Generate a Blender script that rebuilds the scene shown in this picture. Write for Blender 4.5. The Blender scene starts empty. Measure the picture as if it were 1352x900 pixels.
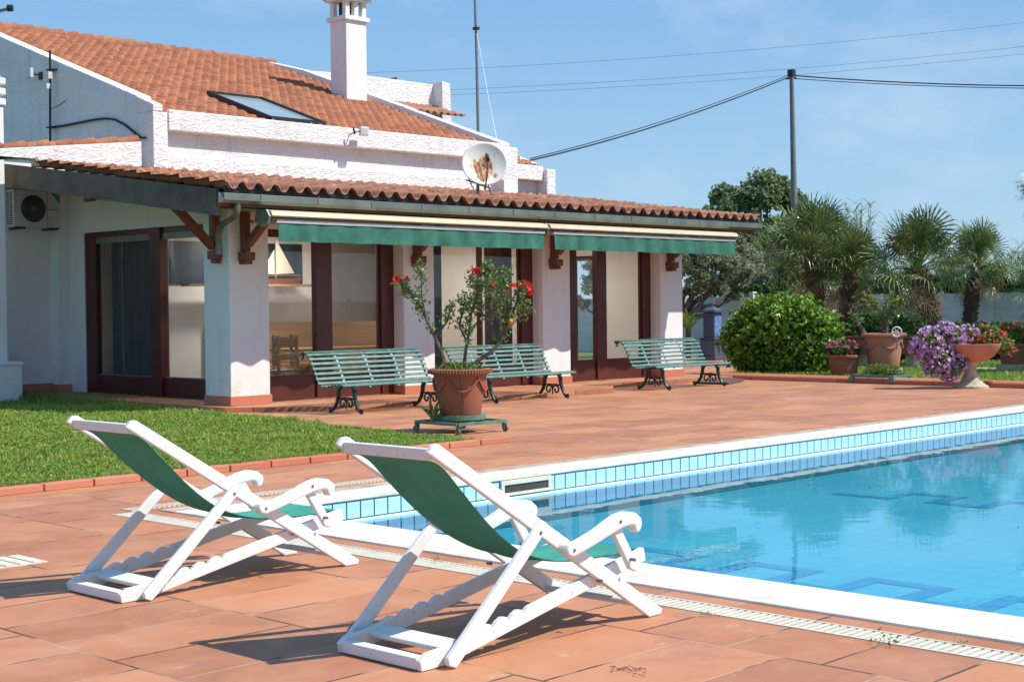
import bpy, math, random
import numpy as np
from mathutils import Vector, Matrix
rng = np.random.default_rng(7); random.seed(7)
scene = bpy.context.scene
C = scene.collection

# ------------------------------------------------------------------ camera
FPX, PITCH, YAW, ROLL, EYE = 1968.7, .023234, .76336, -.010341, 1.5
_F = np.array([math.cos(YAW), math.sin(YAW), 0]); _R = np.array([math.sin(YAW), -math.cos(YAW), 0]); _Z = np.array([0, 0, 1.])
_fw = _F*math.cos(PITCH) - _Z*math.sin(PITCH); _up = _F*math.sin(PITCH) + _Z*math.cos(PITCH)
_C = np.array([0, 0, EYE])
def ray(u, v):
    du, dv = u-676, v-450; c, s = math.cos(-ROLL), math.sin(-ROLL)
    return _fw + _R*(c*du-s*dv)/FPX - _up*(s*du+c*dv)/FPX
def G(u, v, z=0): d = ray(u, v); return _C + d*(z-EYE)/d[2]
def PY(u, v, y): d = ray(u, v); return _C + d*y/d[1]
def PX(u, v, x): d = ray(u, v); return _C + d*x/d[0]
def PD(u, v, D): return _C + ray(u, v)*D
_c, _s = math.cos(ROLL), math.sin(ROLL)
_R2 = _c*_R + _s*_up; _U2 = _c*_up - _s*_R
cam = bpy.data.cameras.new('camera'); co = bpy.data.objects.new('camera', cam); C.objects.link(co)
M = Matrix.Identity(4)
for i in range(3): M[i][0], M[i][1], M[i][2], M[i][3] = _R2[i], _U2[i], -_fw[i], _C[i]
co.matrix_world = M
cam.sensor_width = 36; cam.lens = FPX/1352*36; cam.clip_end = 3000; cam.clip_start = .1
scene.camera = co

# ------------------------------------------------------------------ sky and sun
SUN = Vector((.355, -.61, .90)).normalized()
w = bpy.data.worlds.new('World'); scene.world = w; w.use_nodes = True
nt = w.node_tree; nt.nodes.clear()
sky = nt.nodes.new('ShaderNodeTexSky'); sky.sky_type = 'NISHITA'; sky.sun_disc = False
sky.sun_elevation = math.asin(SUN.z); sky.sun_rotation = math.atan2(SUN.x, SUN.y)
sky.air_density = 1.0; sky.dust_density = .35; sky.ozone_density = 2.2; sky.altitude = 0
tc = nt.nodes.new('ShaderNodeTexCoord'); mp = nt.nodes.new('ShaderNodeMapping')
mp.inputs['Rotation'].default_value = (0.25, 0.35, .5); mp.inputs['Scale'].default_value = (1.2, 5.5, 9)
nz = nt.nodes.new('ShaderNodeTexNoise'); nz.inputs['Scale'].default_value = 1.6; nz.inputs['Detail'].default_value = 7; nz.inputs['Roughness'].default_value = .62
cr = nt.nodes.new('ShaderNodeMapRange'); cr.inputs[1].default_value = .5; cr.inputs[2].default_value = .78; cr.inputs[3].default_value = 0.02; cr.inputs[4].default_value = .38
mx = nt.nodes.new('ShaderNodeMix'); mx.data_type = 'RGBA'; mx.inputs[7].default_value = (6.0, 6.8, 7.4, 1)
grd = nt.nodes.new('ShaderNodeValToRGB'); e_ = grd.color_ramp.elements
e_[0].position = .0; e_[0].color = (3.0, 5.1, 7.0, 1); e_[1].position = .30; e_[1].color = (1.15, 3.3, 6.7, 1)
sx_ = nt.nodes.new('ShaderNodeSeparateXYZ'); mx0 = nt.nodes.new('ShaderNodeMix'); mx0.data_type = 'RGBA'; mx0.inputs[0].default_value = .72
bg = nt.nodes.new('ShaderNodeBackground'); bg.inputs[1].default_value = .112
wo = nt.nodes.new('ShaderNodeOutputWorld')
L = nt.links
L.new(tc.outputs['Generated'], mp.inputs[0]); L.new(mp.outputs[0], nz.inputs['Vector']); L.new(nz.outputs[0], cr.inputs[0])
L.new(tc.outputs['Generated'], sx_.inputs[0]); L.new(sx_.outputs[2], grd.inputs[0]); L.new(sky.outputs[0], mx0.inputs[6]); L.new(grd.outputs[0], mx0.inputs[7])
L.new(cr.outputs[0], mx.inputs[0]); L.new(mx0.outputs[2], mx.inputs[6]); L.new(mx.outputs[2], bg.inputs[0]); L.new(bg.outputs[0], wo.inputs[0])
sun = bpy.data.lights.new('sun', 'SUN'); sun.energy = 5.0; sun.angle = math.radians(.5); sun.color = (1, .955, .88)
so = bpy.data.objects.new('sun', sun); C.objects.link(so); so.rotation_euler = SUN.to_track_quat('Z', 'Y').to_euler(); so.location = (0, 0, 40)
vs = scene.view_settings; vs.view_transform = 'Standard'; vs.look = 'None'; vs.gamma = 1; vs.exposure = .2; vs.use_curve_mapping = False
scene.render.engine = 'CYCLES'
try:
    scene.cycles.max_bounces = 9; scene.cycles.transparent_max_bounces = 24; scene.cycles.diffuse_bounces = 5
except Exception: pass

# ------------------------------------------------------------------ materials
class NT:
    def __init__(s, name):
        s.m = bpy.data.materials.new(name); s.m.use_nodes = True; s.t = s.m.node_tree
        s.b = s.t.nodes['Principled BSDF']; s.o = s.t.nodes['Material Output']
    def n(s, typ, **kw):
        x = s.t.nodes.new('ShaderNode'+typ)
        for k, v in kw.items():
            if k.startswith('i_'):
                k = k[2:]; k = int(k) if k.isdigit() else k.replace('_', ' ')
                x.inputs[k].default_value = v
            else: setattr(x, k, v)
        return x
    def l(s, a, b): s.t.links.new(a, b)
    def obj(s): return s.n('TexCoord').outputs['Object']
    def geo(s): return s.n('NewGeometry')
    def noise(s, vec, scale, detail=4, rough=.5):
        x = s.n('TexNoise'); x.inputs['Scale'].default_value = scale; x.inputs['Detail'].default_value = detail; x.inputs['Roughness'].default_value = rough
        s.l(vec, x.inputs['Vector']); return x.outputs[0]
    def math(s, op, a, b=None, c=None):
        x = s.n('Math'); x.operation = op
        for i, v in enumerate((a, b, c)):
            if v is None: continue
            if isinstance(v, (int, float)): x.inputs[i].default_value = v
            else: s.l(v, x.inputs[i])
        return x.outputs[0]
    def mr(s, v, a, b, c, d, clamp=True):
        x = s.n('MapRange'); x.clamp = clamp; s.l(v, x.inputs[0])
        for i, q in enumerate((a, b, c, d)): x.inputs[i+1].default_value = q
        return x.outputs[0]
    def mix(s, f, a, b, mode='MIX'):
        x = s.n('Mix'); x.data_type = 'RGBA'; x.blend_type = mode
        if isinstance(f, (int, float)): x.inputs[0].default_value = f
        else: s.l(f, x.inputs[0])
        for i, v in ((6, a), (7, b)):
            if isinstance(v, tuple): x.inputs[i].default_value = v if len(v) == 4 else v+(1,)
            else: s.l(v, x.inputs[i])
        return x.outputs[2]
    def bump(s, h, st, d=.01):
        x = s.n('Bump'); x.inputs['Strength'].default_value = st; x.inputs['Distance'].default_value = d
        s.l(h, x.inputs['Height']); s.l(x.outputs[0], s.b.inputs['Normal']); return x
    def set(s, **kw):
        for k, v in kw.items():
            k = k.replace('_', ' ')
            if isinstance(v, (int, float, tuple)): s.b.inputs[k].default_value = v if not (isinstance(v, tuple) and len(v) == 3) else v+(1,)
            else: s.l(v, s.b.inputs[k])
        return s.m
def sep(s, v):
    x = s.n('SeparateXYZ'); s.l(v, x.inputs[0]); return x.outputs
def comb(s, x, y, z):
    c = s.n('CombineXYZ')
    for i, v in enumerate((x, y, z)):
        if isinstance(v, (int, float)): c.inputs[i].default_value = v
        else: s.l(v, c.inputs[i])
    return c.outputs[0]

def simple(name, col, rough=.5, var=.15, scale=6, metallic=0, bump=0, bscale=40, spec=.5):
    s = NT(name); P = s.geo().outputs['Position']
    f = s.noise(P, scale, 5, .6)
    d = tuple(c*(1-var) for c in col); u = tuple(min(1, c*(1+var)) for c in col)
    s.set(Base_Color=s.mix(s.mr(f, .3, .7, 0, 1), d, u), Roughness=rough, Metallic=metallic)
    s.b.inputs['Specular IOR Level'].default_value = spec
    if bump: s.bump(s.noise(P, bscale, 5, .6), bump, .01)
    return s.m

def stucco():
    s = NT('white stucco'); P = s.geo().outputs['Position']
    x, y, z = sep(s, P)
    q = comb(s, s.math('MULTIPLY', s.math('ADD', x, s.math('MULTIPLY', z, .6)), 2.2), s.math('MULTIPLY', y, 2.2), s.math('MULTIPLY', s.math('SUBTRACT', z, s.math('MULTIPLY', x, .35)), 6.5))
    n1 = s.n('TexNoise'); n1.inputs['Scale'].default_value = 1.0; n1.inputs['Detail'].default_value = 3; n1.inputs['Distortion'].default_value = 1.6; s.l(q, n1.inputs['Vector'])
    rg = s.math('ABSOLUTE', s.math('SUBTRACT', n1.outputs[0], .5))
    h = s.math('ADD', s.math('MULTIPLY', s.math('MINIMUM', rg, .12), 6.0), s.math('MULTIPLY', s.noise(P, 26, 4, .6), .5))
    st = s.noise(P, 1.3, 6, .7)
    sk_ = s.noise(comb(s, s.math('MULTIPLY', x, 5), s.math('MULTIPLY', y, 5), s.math('MULTIPLY', z, .7)), 1.0, 6, .65)
    cb = s.mix(s.mr(st, .5, .8, 0, .5), (.76, .735, .715), (.55, .51, .47)); s.set(Base_Color=s.mix(s.mr(sk_, .55, .72, 0, .4), cb, (.42, .38, .34)), Roughness=.9)
    s.bump(h, .42, .035); return s.m
def plain_wall():
    s = NT('painted plaster'); P = s.geo().outputs['Position']
    st = s.noise(P, 1.1, 6, .7)
    x, y, z = sep(s, P); sk_ = s.noise(comb(s, s.math('MULTIPLY', x, 6), s.math('MULTIPLY', y, 6), s.math('MULTIPLY', z, .6)), 1.0, 6, .65)
    low = s.mr(s.noise(P, 6, 5, .7), .45, .7, 0, 1); spl = s.math('MULTIPLY', s.mr(z, .1, .75, .55, 0), low)
    cb = s.mix(s.mr(st, .5, .85, 0, .35), (.76, .735, .715), (.57, .54, .5)); cb = s.mix(s.mr(sk_, .56, .74, 0, .35), cb, (.46, .42, .38)); s.set(Base_Color=s.mix(spl, cb, (.50, .38, .30)), Roughness=.85)
    s.bump(s.noise(P, 22, 5, .6), .22, .02); return s.m

def paving():
    s = NT('terracotta slabs'); P = s.geo().outputs['Position']; x, y, z = sep(s, P)
    px, py = .965, .485
    gx = s.math('DIVIDE', s.math('SUBTRACT', x, 3.4-px*40), px); row = s.math('FLOOR', gx)
    off = s.math('MULTIPLY', s.math('SINE', s.math('MULTIPLY', row, 2.4)), .18)
    gy = s.math('DIVIDE', s.math('ADD', s.math('SUBTRACT', y, 5.815-py*60), off), py); cl = s.math('FLOOR', gy)
    def edge(g, p):
        fr = s.math('FRACT', g); return s.math('MULTIPLY', s.math('MINIMUM', fr, s.math('SUBTRACT', 1, fr)), p)
    wob = s.math('MULTIPLY', s.math('SUBTRACT', s.noise(P, 9, 3), .5), .006)
    ex, ey = edge(gx, px), edge(gy, py)
    e = s.math('ADD', s.math('MINIMUM', ex, ey), wob)
    joint = s.mr(e, .005, .0095, 1, 0)
    wn = s.n('TexWhiteNoise', noise_dimensions='2D'); s.l(comb(s, row, cl, 0), wn.inputs['Vector'])
    base = s.mix(wn.outputs[0], (.36, .134, .056), (.55, .23, .102))
    n1 = s.noise(P, 2.1, 7, .65); base = s.mix(s.mr(n1, .42, .75, 0, .5), base, (.58, .32, .21))
    n1b = s.noise(P, .45, 5, .6); base = s.mix(s.mr(n1b, .45, .75, 0, .45), base, (.43, .19, .115))
    n2 = s.noise(comb(s, s.math('MULTIPLY', x, .6), s.math('MULTIPLY', y, 3.2), 0), 2.4, 6, .7)
    base = s.mix(s.mr(n2, .52, .8, 0, .45), base, (.38, .145, .085))
    n3 = s.noise(P, 48, 5, .7); base = s.mix(s.mr(n3, .35, .75, 0, .22), base, (.40, .17, .11))
    # grime streaks far down the terrace
    far = s.mr(s.math('ADD', x, y), 18, 34, 0, 1)
    n4 = s.noise(comb(s, s.math('MULTIPLY', s.math('SUBTRACT', x, y), .8), s.math('MULTIPLY', s.math('ADD', x, y), 5.5), 0), 1.1, 8, .8)
    base = s.mix(s.math('MULTIPLY', s.mr(n4, .50, .66, 0, .85), far), base, (.27, .145, .09))
    w1 = s.noise(comb(s, x, y, 7.7), 1.05, 8, .75); base = s.mix(s.mr(w1, .52, .66, 0, .5), base, (.25, .115, .07))
    w2 = s.noise(P, 3.6, 8, .8); base = s.mix(s.mr(w2, .58, .70, 0, .55), base, (.62, .39, .25))
    sp = s.noise(P, 13, 2, .4); base = s.mix(s.mr(sp, .76, .80, 0, .8), base, (.06, .045, .035))
    jn = s.noise(P, 1.7, 3, .6); jc = s.mix(s.mr(jn, .47, .54, 0, 1), (.43, .27, .18), (.07, .05, .04))
    nj = s.math('MULTIPLY', joint, s.mr(s.noise(P, 5, 3), .3, .5, .55, 1))
    s.set(Base_Color=s.mix(nj, base, jc), Roughness=s.mr(n1, .3, .8, .55, .8))
    s.b.inputs['Specular IOR Level'].default_value = .35
    h = s.math('ADD', s.math('MULTIPLY', joint, -1.0), s.math('MULTIPLY', s.noise(P, 16, 5, .65), .28))
    s.bump(h, .6, .005); return s.m

def kerbm():
    s = NT('kerb terracotta'); P = s.geo().outputs['Position']
    r = s.n('NewGeometry').outputs['Random Per Island']
    base = s.mix(r, (.47, .15, .08), (.55, .21, .12)); n = s.noise(P, 6, 6, .7)
    s.set(Base_Color=s.mix(s.mr(n, .5, .8, 0, .5), base, (.36, .17, .11)), Roughness=.75); s.bump(s.noise(P, 30, 4), .3, .006); return s.m

def rooftile(name, c1, c2, c3, px, py, grime):
    s = NT(name); P = s.geo().outputs['Position']; x, y, z = sep(s, P)
    wn = s.n('TexWhiteNoise', noise_dimensions='2D')
    s.l(comb(s, s.math('FLOOR', s.math('DIVIDE', x, px)), s.math('FLOOR', s.math('DIVIDE', y, py)), 0), wn.inputs['Vector'])
    base = s.mix(wn.outputs[0], c1, c2)
    n = s.noise(P, 3.0, 6, .7); base = s.mix(s.mr(n, .45, .75, 0, .6), base, c3)
    n2 = s.noise(P, 9, 6, .75); base = s.mix(s.mr(n2, .55, .68, 0, grime), base, (.075, .055, .035))
    n3 = s.noise(P, 25, 3, .7); base = s.mix(s.mr(n3, .62, .72, 0, grime*.8), base, (.5, .42, .3))
    s.set(Base_Color=base, Roughness=.85); s.bump(s.noise(P, 40, 4), .3, .01); return s.m

def glass(name, tint=(.97, .985, .98), rough=0.0):
    s = NT(name); s.t.nodes.remove(s.b)
    tr = s.n('BsdfTransparent'); tr.inputs[0].default_value = tint+(1,)
    gl = s.n('BsdfGlossy'); gl.inputs['Roughness'].default_value = rough
    g_ = s.geo(); dt_ = s.n('VectorMath', operation='DOT_PRODUCT'); s.l(g_.outputs['Normal'], dt_.inputs[0]); s.l(g_.outputs['Incoming'], dt_.inputs[1])
    sch = s.math('ADD', .075, s.math('MULTIPLY', s.math('POWER', s.math('SUBTRACT', 1, s.math('ABSOLUTE', dt_.outputs['Value'])), 5), .9))
    m = s.n('MixShader'); s.l(sch, m.inputs[0]); s.l(tr.outputs[0], m.inputs[1]); s.l(gl.outputs[0], m.inputs[2]); s.l(m.outputs[0], s.o.inputs[0]); return s.m

def water():
    s = NT('pool water'); s.t.nodes.remove(s.b); P = s.geo().outputs['Position']
    tr = s.n('BsdfTransparent'); tr.inputs[0].default_value = (.64, .89, .93, 1)
    gl = s.n('BsdfGlossy'); gl.inputs['Roughness'].default_value = .0
    fr = s.n('Fresnel'); fr.inputs[0].default_value = 1.42
    x, y, z = sep(s, P)
    n = s.math('ADD', s.math('MULTIPLY', s.noise(P, 1.3, 2, .5), .6), s.math('MULTIPLY', s.noise(P, 6.0, 3, .5), .16))
    b = s.n('Bump'); b.inputs['Strength'].default_value = .034; b.inputs['Distance'].default_value = .12; s.l(n, b.inputs['Height'])
    s.l(b.outputs[0], gl.inputs['Normal'])
    m = s.n('MixShader'); s.l(s.math('MULTIPLY', fr.outputs[0], .95), m.inputs[0]); s.l(tr.outputs[0], m.inputs[1]); s.l(gl.outputs[0], m.inputs[2]); s.l(m.outputs[0], s.o.inputs[0]); return s.m

def pooltile():
    s = NT('pale blue pool tile'); P = s.geo().outputs['Position']; x, y, z = sep(s, P)
    def e(g, p):
        fr = s.math('FRACT', s.math('DIVIDE', g, p)); return s.math('MULTIPLY', s.math('MINIMUM', fr, s.math('SUBTRACT', 1, fr)), p)
    d = s.math('MINIMUM', e(x, .30), e(y, .30))
    j = s.mr(d, .004, .011, .42, 0); n = s.noise(P, .7, 4, .6)
    cell = s.mix(s.mr(n, .3, .7, 0, 1), (.115, .47, .62), (.165, .55, .70))
    # soft net of sunlight focused by ripples is left to the lamp; only the tile itself is coloured
    s.set(Base_Color=s.mix(j, cell, (.045, .30, .44)), Roughness=.5); return s.m

def foliage(name, c1, c2, c3=None, rough=.55, trans=.3, spec=.4):
    s = NT(name); g = s.n('NewGeometry'); r = g.outputs['Random Per Island']; P = g.outputs['Position']
    base = s.mix(r, c1, c2); n = s.noise(P, 1.6, 4, .6)
    if c3: base = s.mix(s.mr(n, .5, .72, 0, .7), base, c3)
    s.set(Base_Color=base, Roughness=rough); s.b.inputs['Specular IOR Level'].default_value = spec
    tl = s.n('BsdfTranslucent'); s.l(s.mix(.5, base, (.5, .6, .08), 'MIX') if False else base, tl.inputs[0])
    m = s.n('MixShader'); m.inputs[0].default_value = trans
    s.l(s.b.outputs[0], m.inputs[1]); s.l(tl.outputs[0], m.inputs[2]); s.l(m.outputs[0], s.o.inputs[0]); return s.m

def canvas():
    s = NT('green canvas'); P = s.geo().outputs['Position']; n = s.noise(P, 5, 5, .6)
    wv = s.noise(comb(s, *[s.math('MULTIPLY', q, k) for q, k in zip(sep(s, P), (2, 30, 2))]), 3, 4, .6)
    base = s.mix(s.mr(s.math('ADD', s.math('MULTIPLY', n, .5), s.math('MULTIPLY', wv, .5)), .35, .65, 0, 1), (.035, .27, .19), (.055, .34, .25))
    s.set(Base_Color=base, Roughness=.8)
    tl = s.n('BsdfTranslucent'); tl.inputs[0].default_value = (.06, .16, .11, 1)
    m = s.n('MixShader'); m.inputs[0].default_value = .15; s.l(s.b.outputs[0], m.inputs[1]); s.l(tl.outputs[0], m.inputs[2]); s.l(m.outputs[0], s.o.inputs[0])
    s.bump(s.noise(P, 250, 2), .15, .002); return s.m

def whitepaint():
    s = NT('white painted wood'); P = s.geo().outputs['Position']
    n = s.noise(P, 9, 6, .7)
    b = s.mix(s.mr(n, .55, .8, 0, .4), (.74, .73, .72), (.52, .50, .47)); n2 = s.noise(P, 40, 3, .6)
    b = s.mix(s.mr(n2, .64, .70, 0, .6), b, (.42, .38, .34))
    s.set(Base_Color=b, Roughness=.5); s.bump(s.noise(P, 25, 5, .7), .12, .006); return s.m

def terracotta(name='terracotta clay', c=(.33, .105, .058)):
    s = NT(name); P = s.geo().outputs['Position']; n = s.noise(P, 5, 6, .7); n2 = s.noise(P, 18, 5, .7)
    b = s.mix(s.mr(n, .4, .75, 0, .6), c, tuple(k*.62 for k in c)); b = s.mix(s.mr(n2, .62, .75, 0, .55), b, (.55, .38, .3))
    s.set(Base_Color=b, Roughness=.85); s.bump(n2, .3, .008); return s.m

def rusty_dish():
    s = NT('rusty enamelled metal'); T = s.obj(); x, y, z = sep(s, T); P = T
    n = s.noise(comb(s, s.math('MULTIPLY', x, 1), y, s.math('MULTIPLY', z, .35)), 9, 6, .7)
    # rust runs low in the middle of the plate and fades to the rim
    rad = s.math('SQRT', s.math('ADD', s.math('POWER', s.math('MULTIPLY', x, 1.0), 2), s.math('POWER', s.math('ADD', z, .08), 2)))
    v = s.math('ADD', n, s.mr(rad, .05, .40, .19, -.17))
    b = s.mix(s.mr(v, .50, .60, 0, 1), (.72, .73, .66), (.60, .33, .12)); b = s.mix(s.mr(v, .58, .66, 0, 1), b, (.24, .075, .03))
    s.set(Base_Color=b, Roughness=.6); return s.m

def hedge_wall():
    s = NT('grey concrete panels'); P = s.geo().outputs['Position']; x, y, z = sep(s, P)
    fr = s.math('FRACT', s.math('DIVIDE', z, .43)); j = s.mr(fr, 0, .05, .45, 0)
    n = s.noise(comb(s, x, s.math('MULTIPLY', y, .5), s.math('MULTIPLY', z, 1.5)), 1.4, 6, .7)
    b = s.mix(s.mr(n, .35, .75, 0, 1), (.70, .73, .74), (.54, .57, .58)); s.set(Base_Color=s.mix(j, b, (.13, .14, .15)), Roughness=.9); s.bump(s.noise(P, 12, 4), .3, .02); return s.m

def wood(name, c1, c2, ax=0, rough=.5):
    s = NT(name); P = s.geo().outputs['Position']; q = sep(s, P); k = [22, 22, 22]; k[ax] = 1.2
    n = s.noise(comb(s, *[s.math('MULTIPLY', q[i], k[i]) for i in range(3)]), 1, 5, .6)
    s.set(Base_Color=s.mix(s.mr(n, .3, .7, 0, 1), c1, c2), Roughness=rough); return s.m

def fill_lampm():  # glow of the added fill lamps in the room
    s = NT('fill lamp glow'); s.b.inputs['Emission Color'].default_value = (1, .93, .82, 1); s.b.inputs['Emission Strength'].default_value = 12; return s.m
M_ = dict(lamp=fill_lampm(),
 stucco=stucco(), wall=plain_wall(), pave=paving(), kerb=kerbm(), water=water(), pooltile=pooltile(), canvas=canvas(), white=whitepaint(),
 clay=terracotta(), clay2=terracotta('weathered pink clay', (.52, .215, .135)), stone=simple('pale cast stone', (.46, .38, .27), .9, .3, 9, bump=.4),
 tile_main=rooftile('orange roof tiles', (.27, .088, .038), (.42, .15, .07), (.23, .09, .048), .225, .31, .7),
 tile_low=rooftile('weathered clay tiles', (.29, .105, .055), (.47, .22, .13), (.20, .09, .055), .287, .37, 1.0),
 glass=glass('window glass'), wallc=hedge_wall(), dish=rusty_dish(),
 brown=simple('dark brown painted timber', (.085, .018, .014), .38, .25, 4), beam=wood('stained roof timber', (.12, .03, .015), (.2, .055, .03), 1, .5),
 lead=simple('weathered zinc', (.17, .175, .16), .5, .3, 5, .5), fascia=simple('dark slate fascia', (.085, .066, .045), .6, .45, 2.5),
 gutter=simple('grey green gutter metal', (.20, .215, .185), .42, .25, 3, .55),
 cream=simple('cream awning case', (.52, .46, .30), .45, .08), alu=simple('pale aluminium', (.62, .62, .62), .35, .08, 6, .4),
 awn=simple('green awning cloth', (.025, .135, .095), .85, .28, 5), benchg=simple('pale green painted slats', (.095, .195, .165), .42, .35, 9, bump=.1),
 strapg=simple('worn pale strap', (.26, .38, .36), .4, .3, 9), iron=simple('dark green cast iron', (.022, .045, .04), .4, .4, 12, .3), blueiron=simple('grey blue cast iron', (.085, .10, .155), .45, .2, 6, .2),
 coping=simple('white pool coping', (.70, .63, .54), .8, .2, 2.2, bump=.4, bscale=25), strip=simple('sandy mortar strip', (.42, .33, .24), .9, .35, 4, bump=.4),
 grate=simple('cream plastic grating', (.62, .57, .46), .6, .12, 8), groove=simple('drain groove', (.05, .045, .04), .9, .2),
 band=simple('light blue band tile', (.40, .62, .84), .18, .08, 5), grout=simple('dark green grout', (.02, .07, .085), .7, .2), ledge=simple('white pool ledge', (.66, .78, .80), .5, .1),
 keyblue=simple('royal blue mosaic', (.05, .33, .58), .4, .12, 3), poolwall=simple('pool side tile', (.035, .20, .27), .4, .1),
 bark=simple('grey bark', (.12, .095, .075), .9, .4, 9, bump=.6), palmbark=simple('shaggy palm bark', (.095, .06, .042), .95, .5, 16, bump=.8),
 oliveleaf=foliage('olive leaves', (.18, .20, .11), (.42, .45, .29), (.46, .43, .24)), treeleaf=foliage('broad tree leaves', (.10, .16, .06), (.27, .36, .16), (.33, .37, .26)),
 reedleaf=foliage('reed leaves', (.07, .12, .04), (.24, .32, .13), (.36, .34, .19)), palmleaf=foliage('palm fronds', (.05, .085, .025), (.22, .29, .09), (.34, .34, .12), .32, .18),
 palmdry=foliage('dry palm fronds', (.30, .22, .09), (.36, .28, .13)),
 hedgeleaf=foliage('glossy hedge leaves', (.055, .13, .015), (.27, .44, .05), (.33, .47, .06), .36, .3, .4), shrubleaf=foliage('dark shrub leaves', (.05, .11, .03), (.11, .2, .05), None, .35),
 hibleaf=foliage('hibiscus leaves', (.09, .15, .035), (.30, .40, .12), (.18, .22, .08), .35), herb=foliage('low herb leaves', (.11, .19, .03), (.22, .31, .06)),
 grass=foliage('grass blades', (.11, .21, .022), (.40, .50, .09), (.38, .46, .07), .5, .42), turf=simple('turf soil', (.10, .16, .03), .95, .4, 9),
 soil=simple('garden soil', (.10, .075, .05), .95, .4, 9), field=simple('far field', (.09, .12, .05), .95, .4, .05),
 red=foliage('red petals', (.62, .02, .02), (.75, .06, .04), None, .6, .3), pink=foliage('pink petals', (.62, .05, .16), (.75, .18, .3), None, .6, .3),
 purple=foliage('purple petals', (.46, .17, .46), (.80, .55, .78), None, .6, .3), scarlet=foliage('scarlet petals', (.70, .05, .03), (.80, .16, .10), None, .6, .3),
 orange=simple('orange peel', (.8, .2, .01), .4, .1), plastic=simple('off white casing', (.55, .56, .54), .45, .05), black=simple('black plastic', (.015, .015, .017), .5, .2),
 darkfan=simple('dark fan grille', (.035, .037, .04), .5, .2), teal=simple('teal stripe', (.01, .22, .25), .5, .1), redink=simple('faded red lettering', (.42, .2, .17), .6, .1),
 inner=simple('beige interior wall', (.87, .83, .76), .9, .1, 1.5), innerfloor=simple('interior floor', (.50, .36, .26), .4, .15), pine=wood('pale pine', (.30, .17, .075), (.45, .27, .13), 0, .5),
 curtain=simple('grey curtain', (.05, .052, .055), .9, .15), browncurtain=simple('brown drape', (.13, .07, .06), .9, .2), sail=simple('cream sailcloth', (.58, .5, .4), .9, .06), seablue=simple('dark picture', (.03, .05, .075), .4, .5, 5),
 cable=simple('black cable', (.02, .022, .025), .6, .2), whitecable=simple('white cord', (.7, .7, .7), .6, .05), conc=simple('concrete pole', (.17, .175, .18), .8, .15, 4),
 galv=simple('galvanised steel', (.20, .21, .22), .45, .2, 8, .6), mat=simple('dark rubber mat', (.10, .065, .05), .8, .3, 6), path=simple('pale garden path', (.52, .45, .38), .9, .15, 3),
 dolly=simple('green painted dolly', (.10, .20, .14), .5, .3, 10), azul=simple('blue glazed tile', (.14, .24, .5), .2, .7, 14), skylight=simple('frosted skylight pane', (.30, .36, .33), .12, .08, 2),
)

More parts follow.
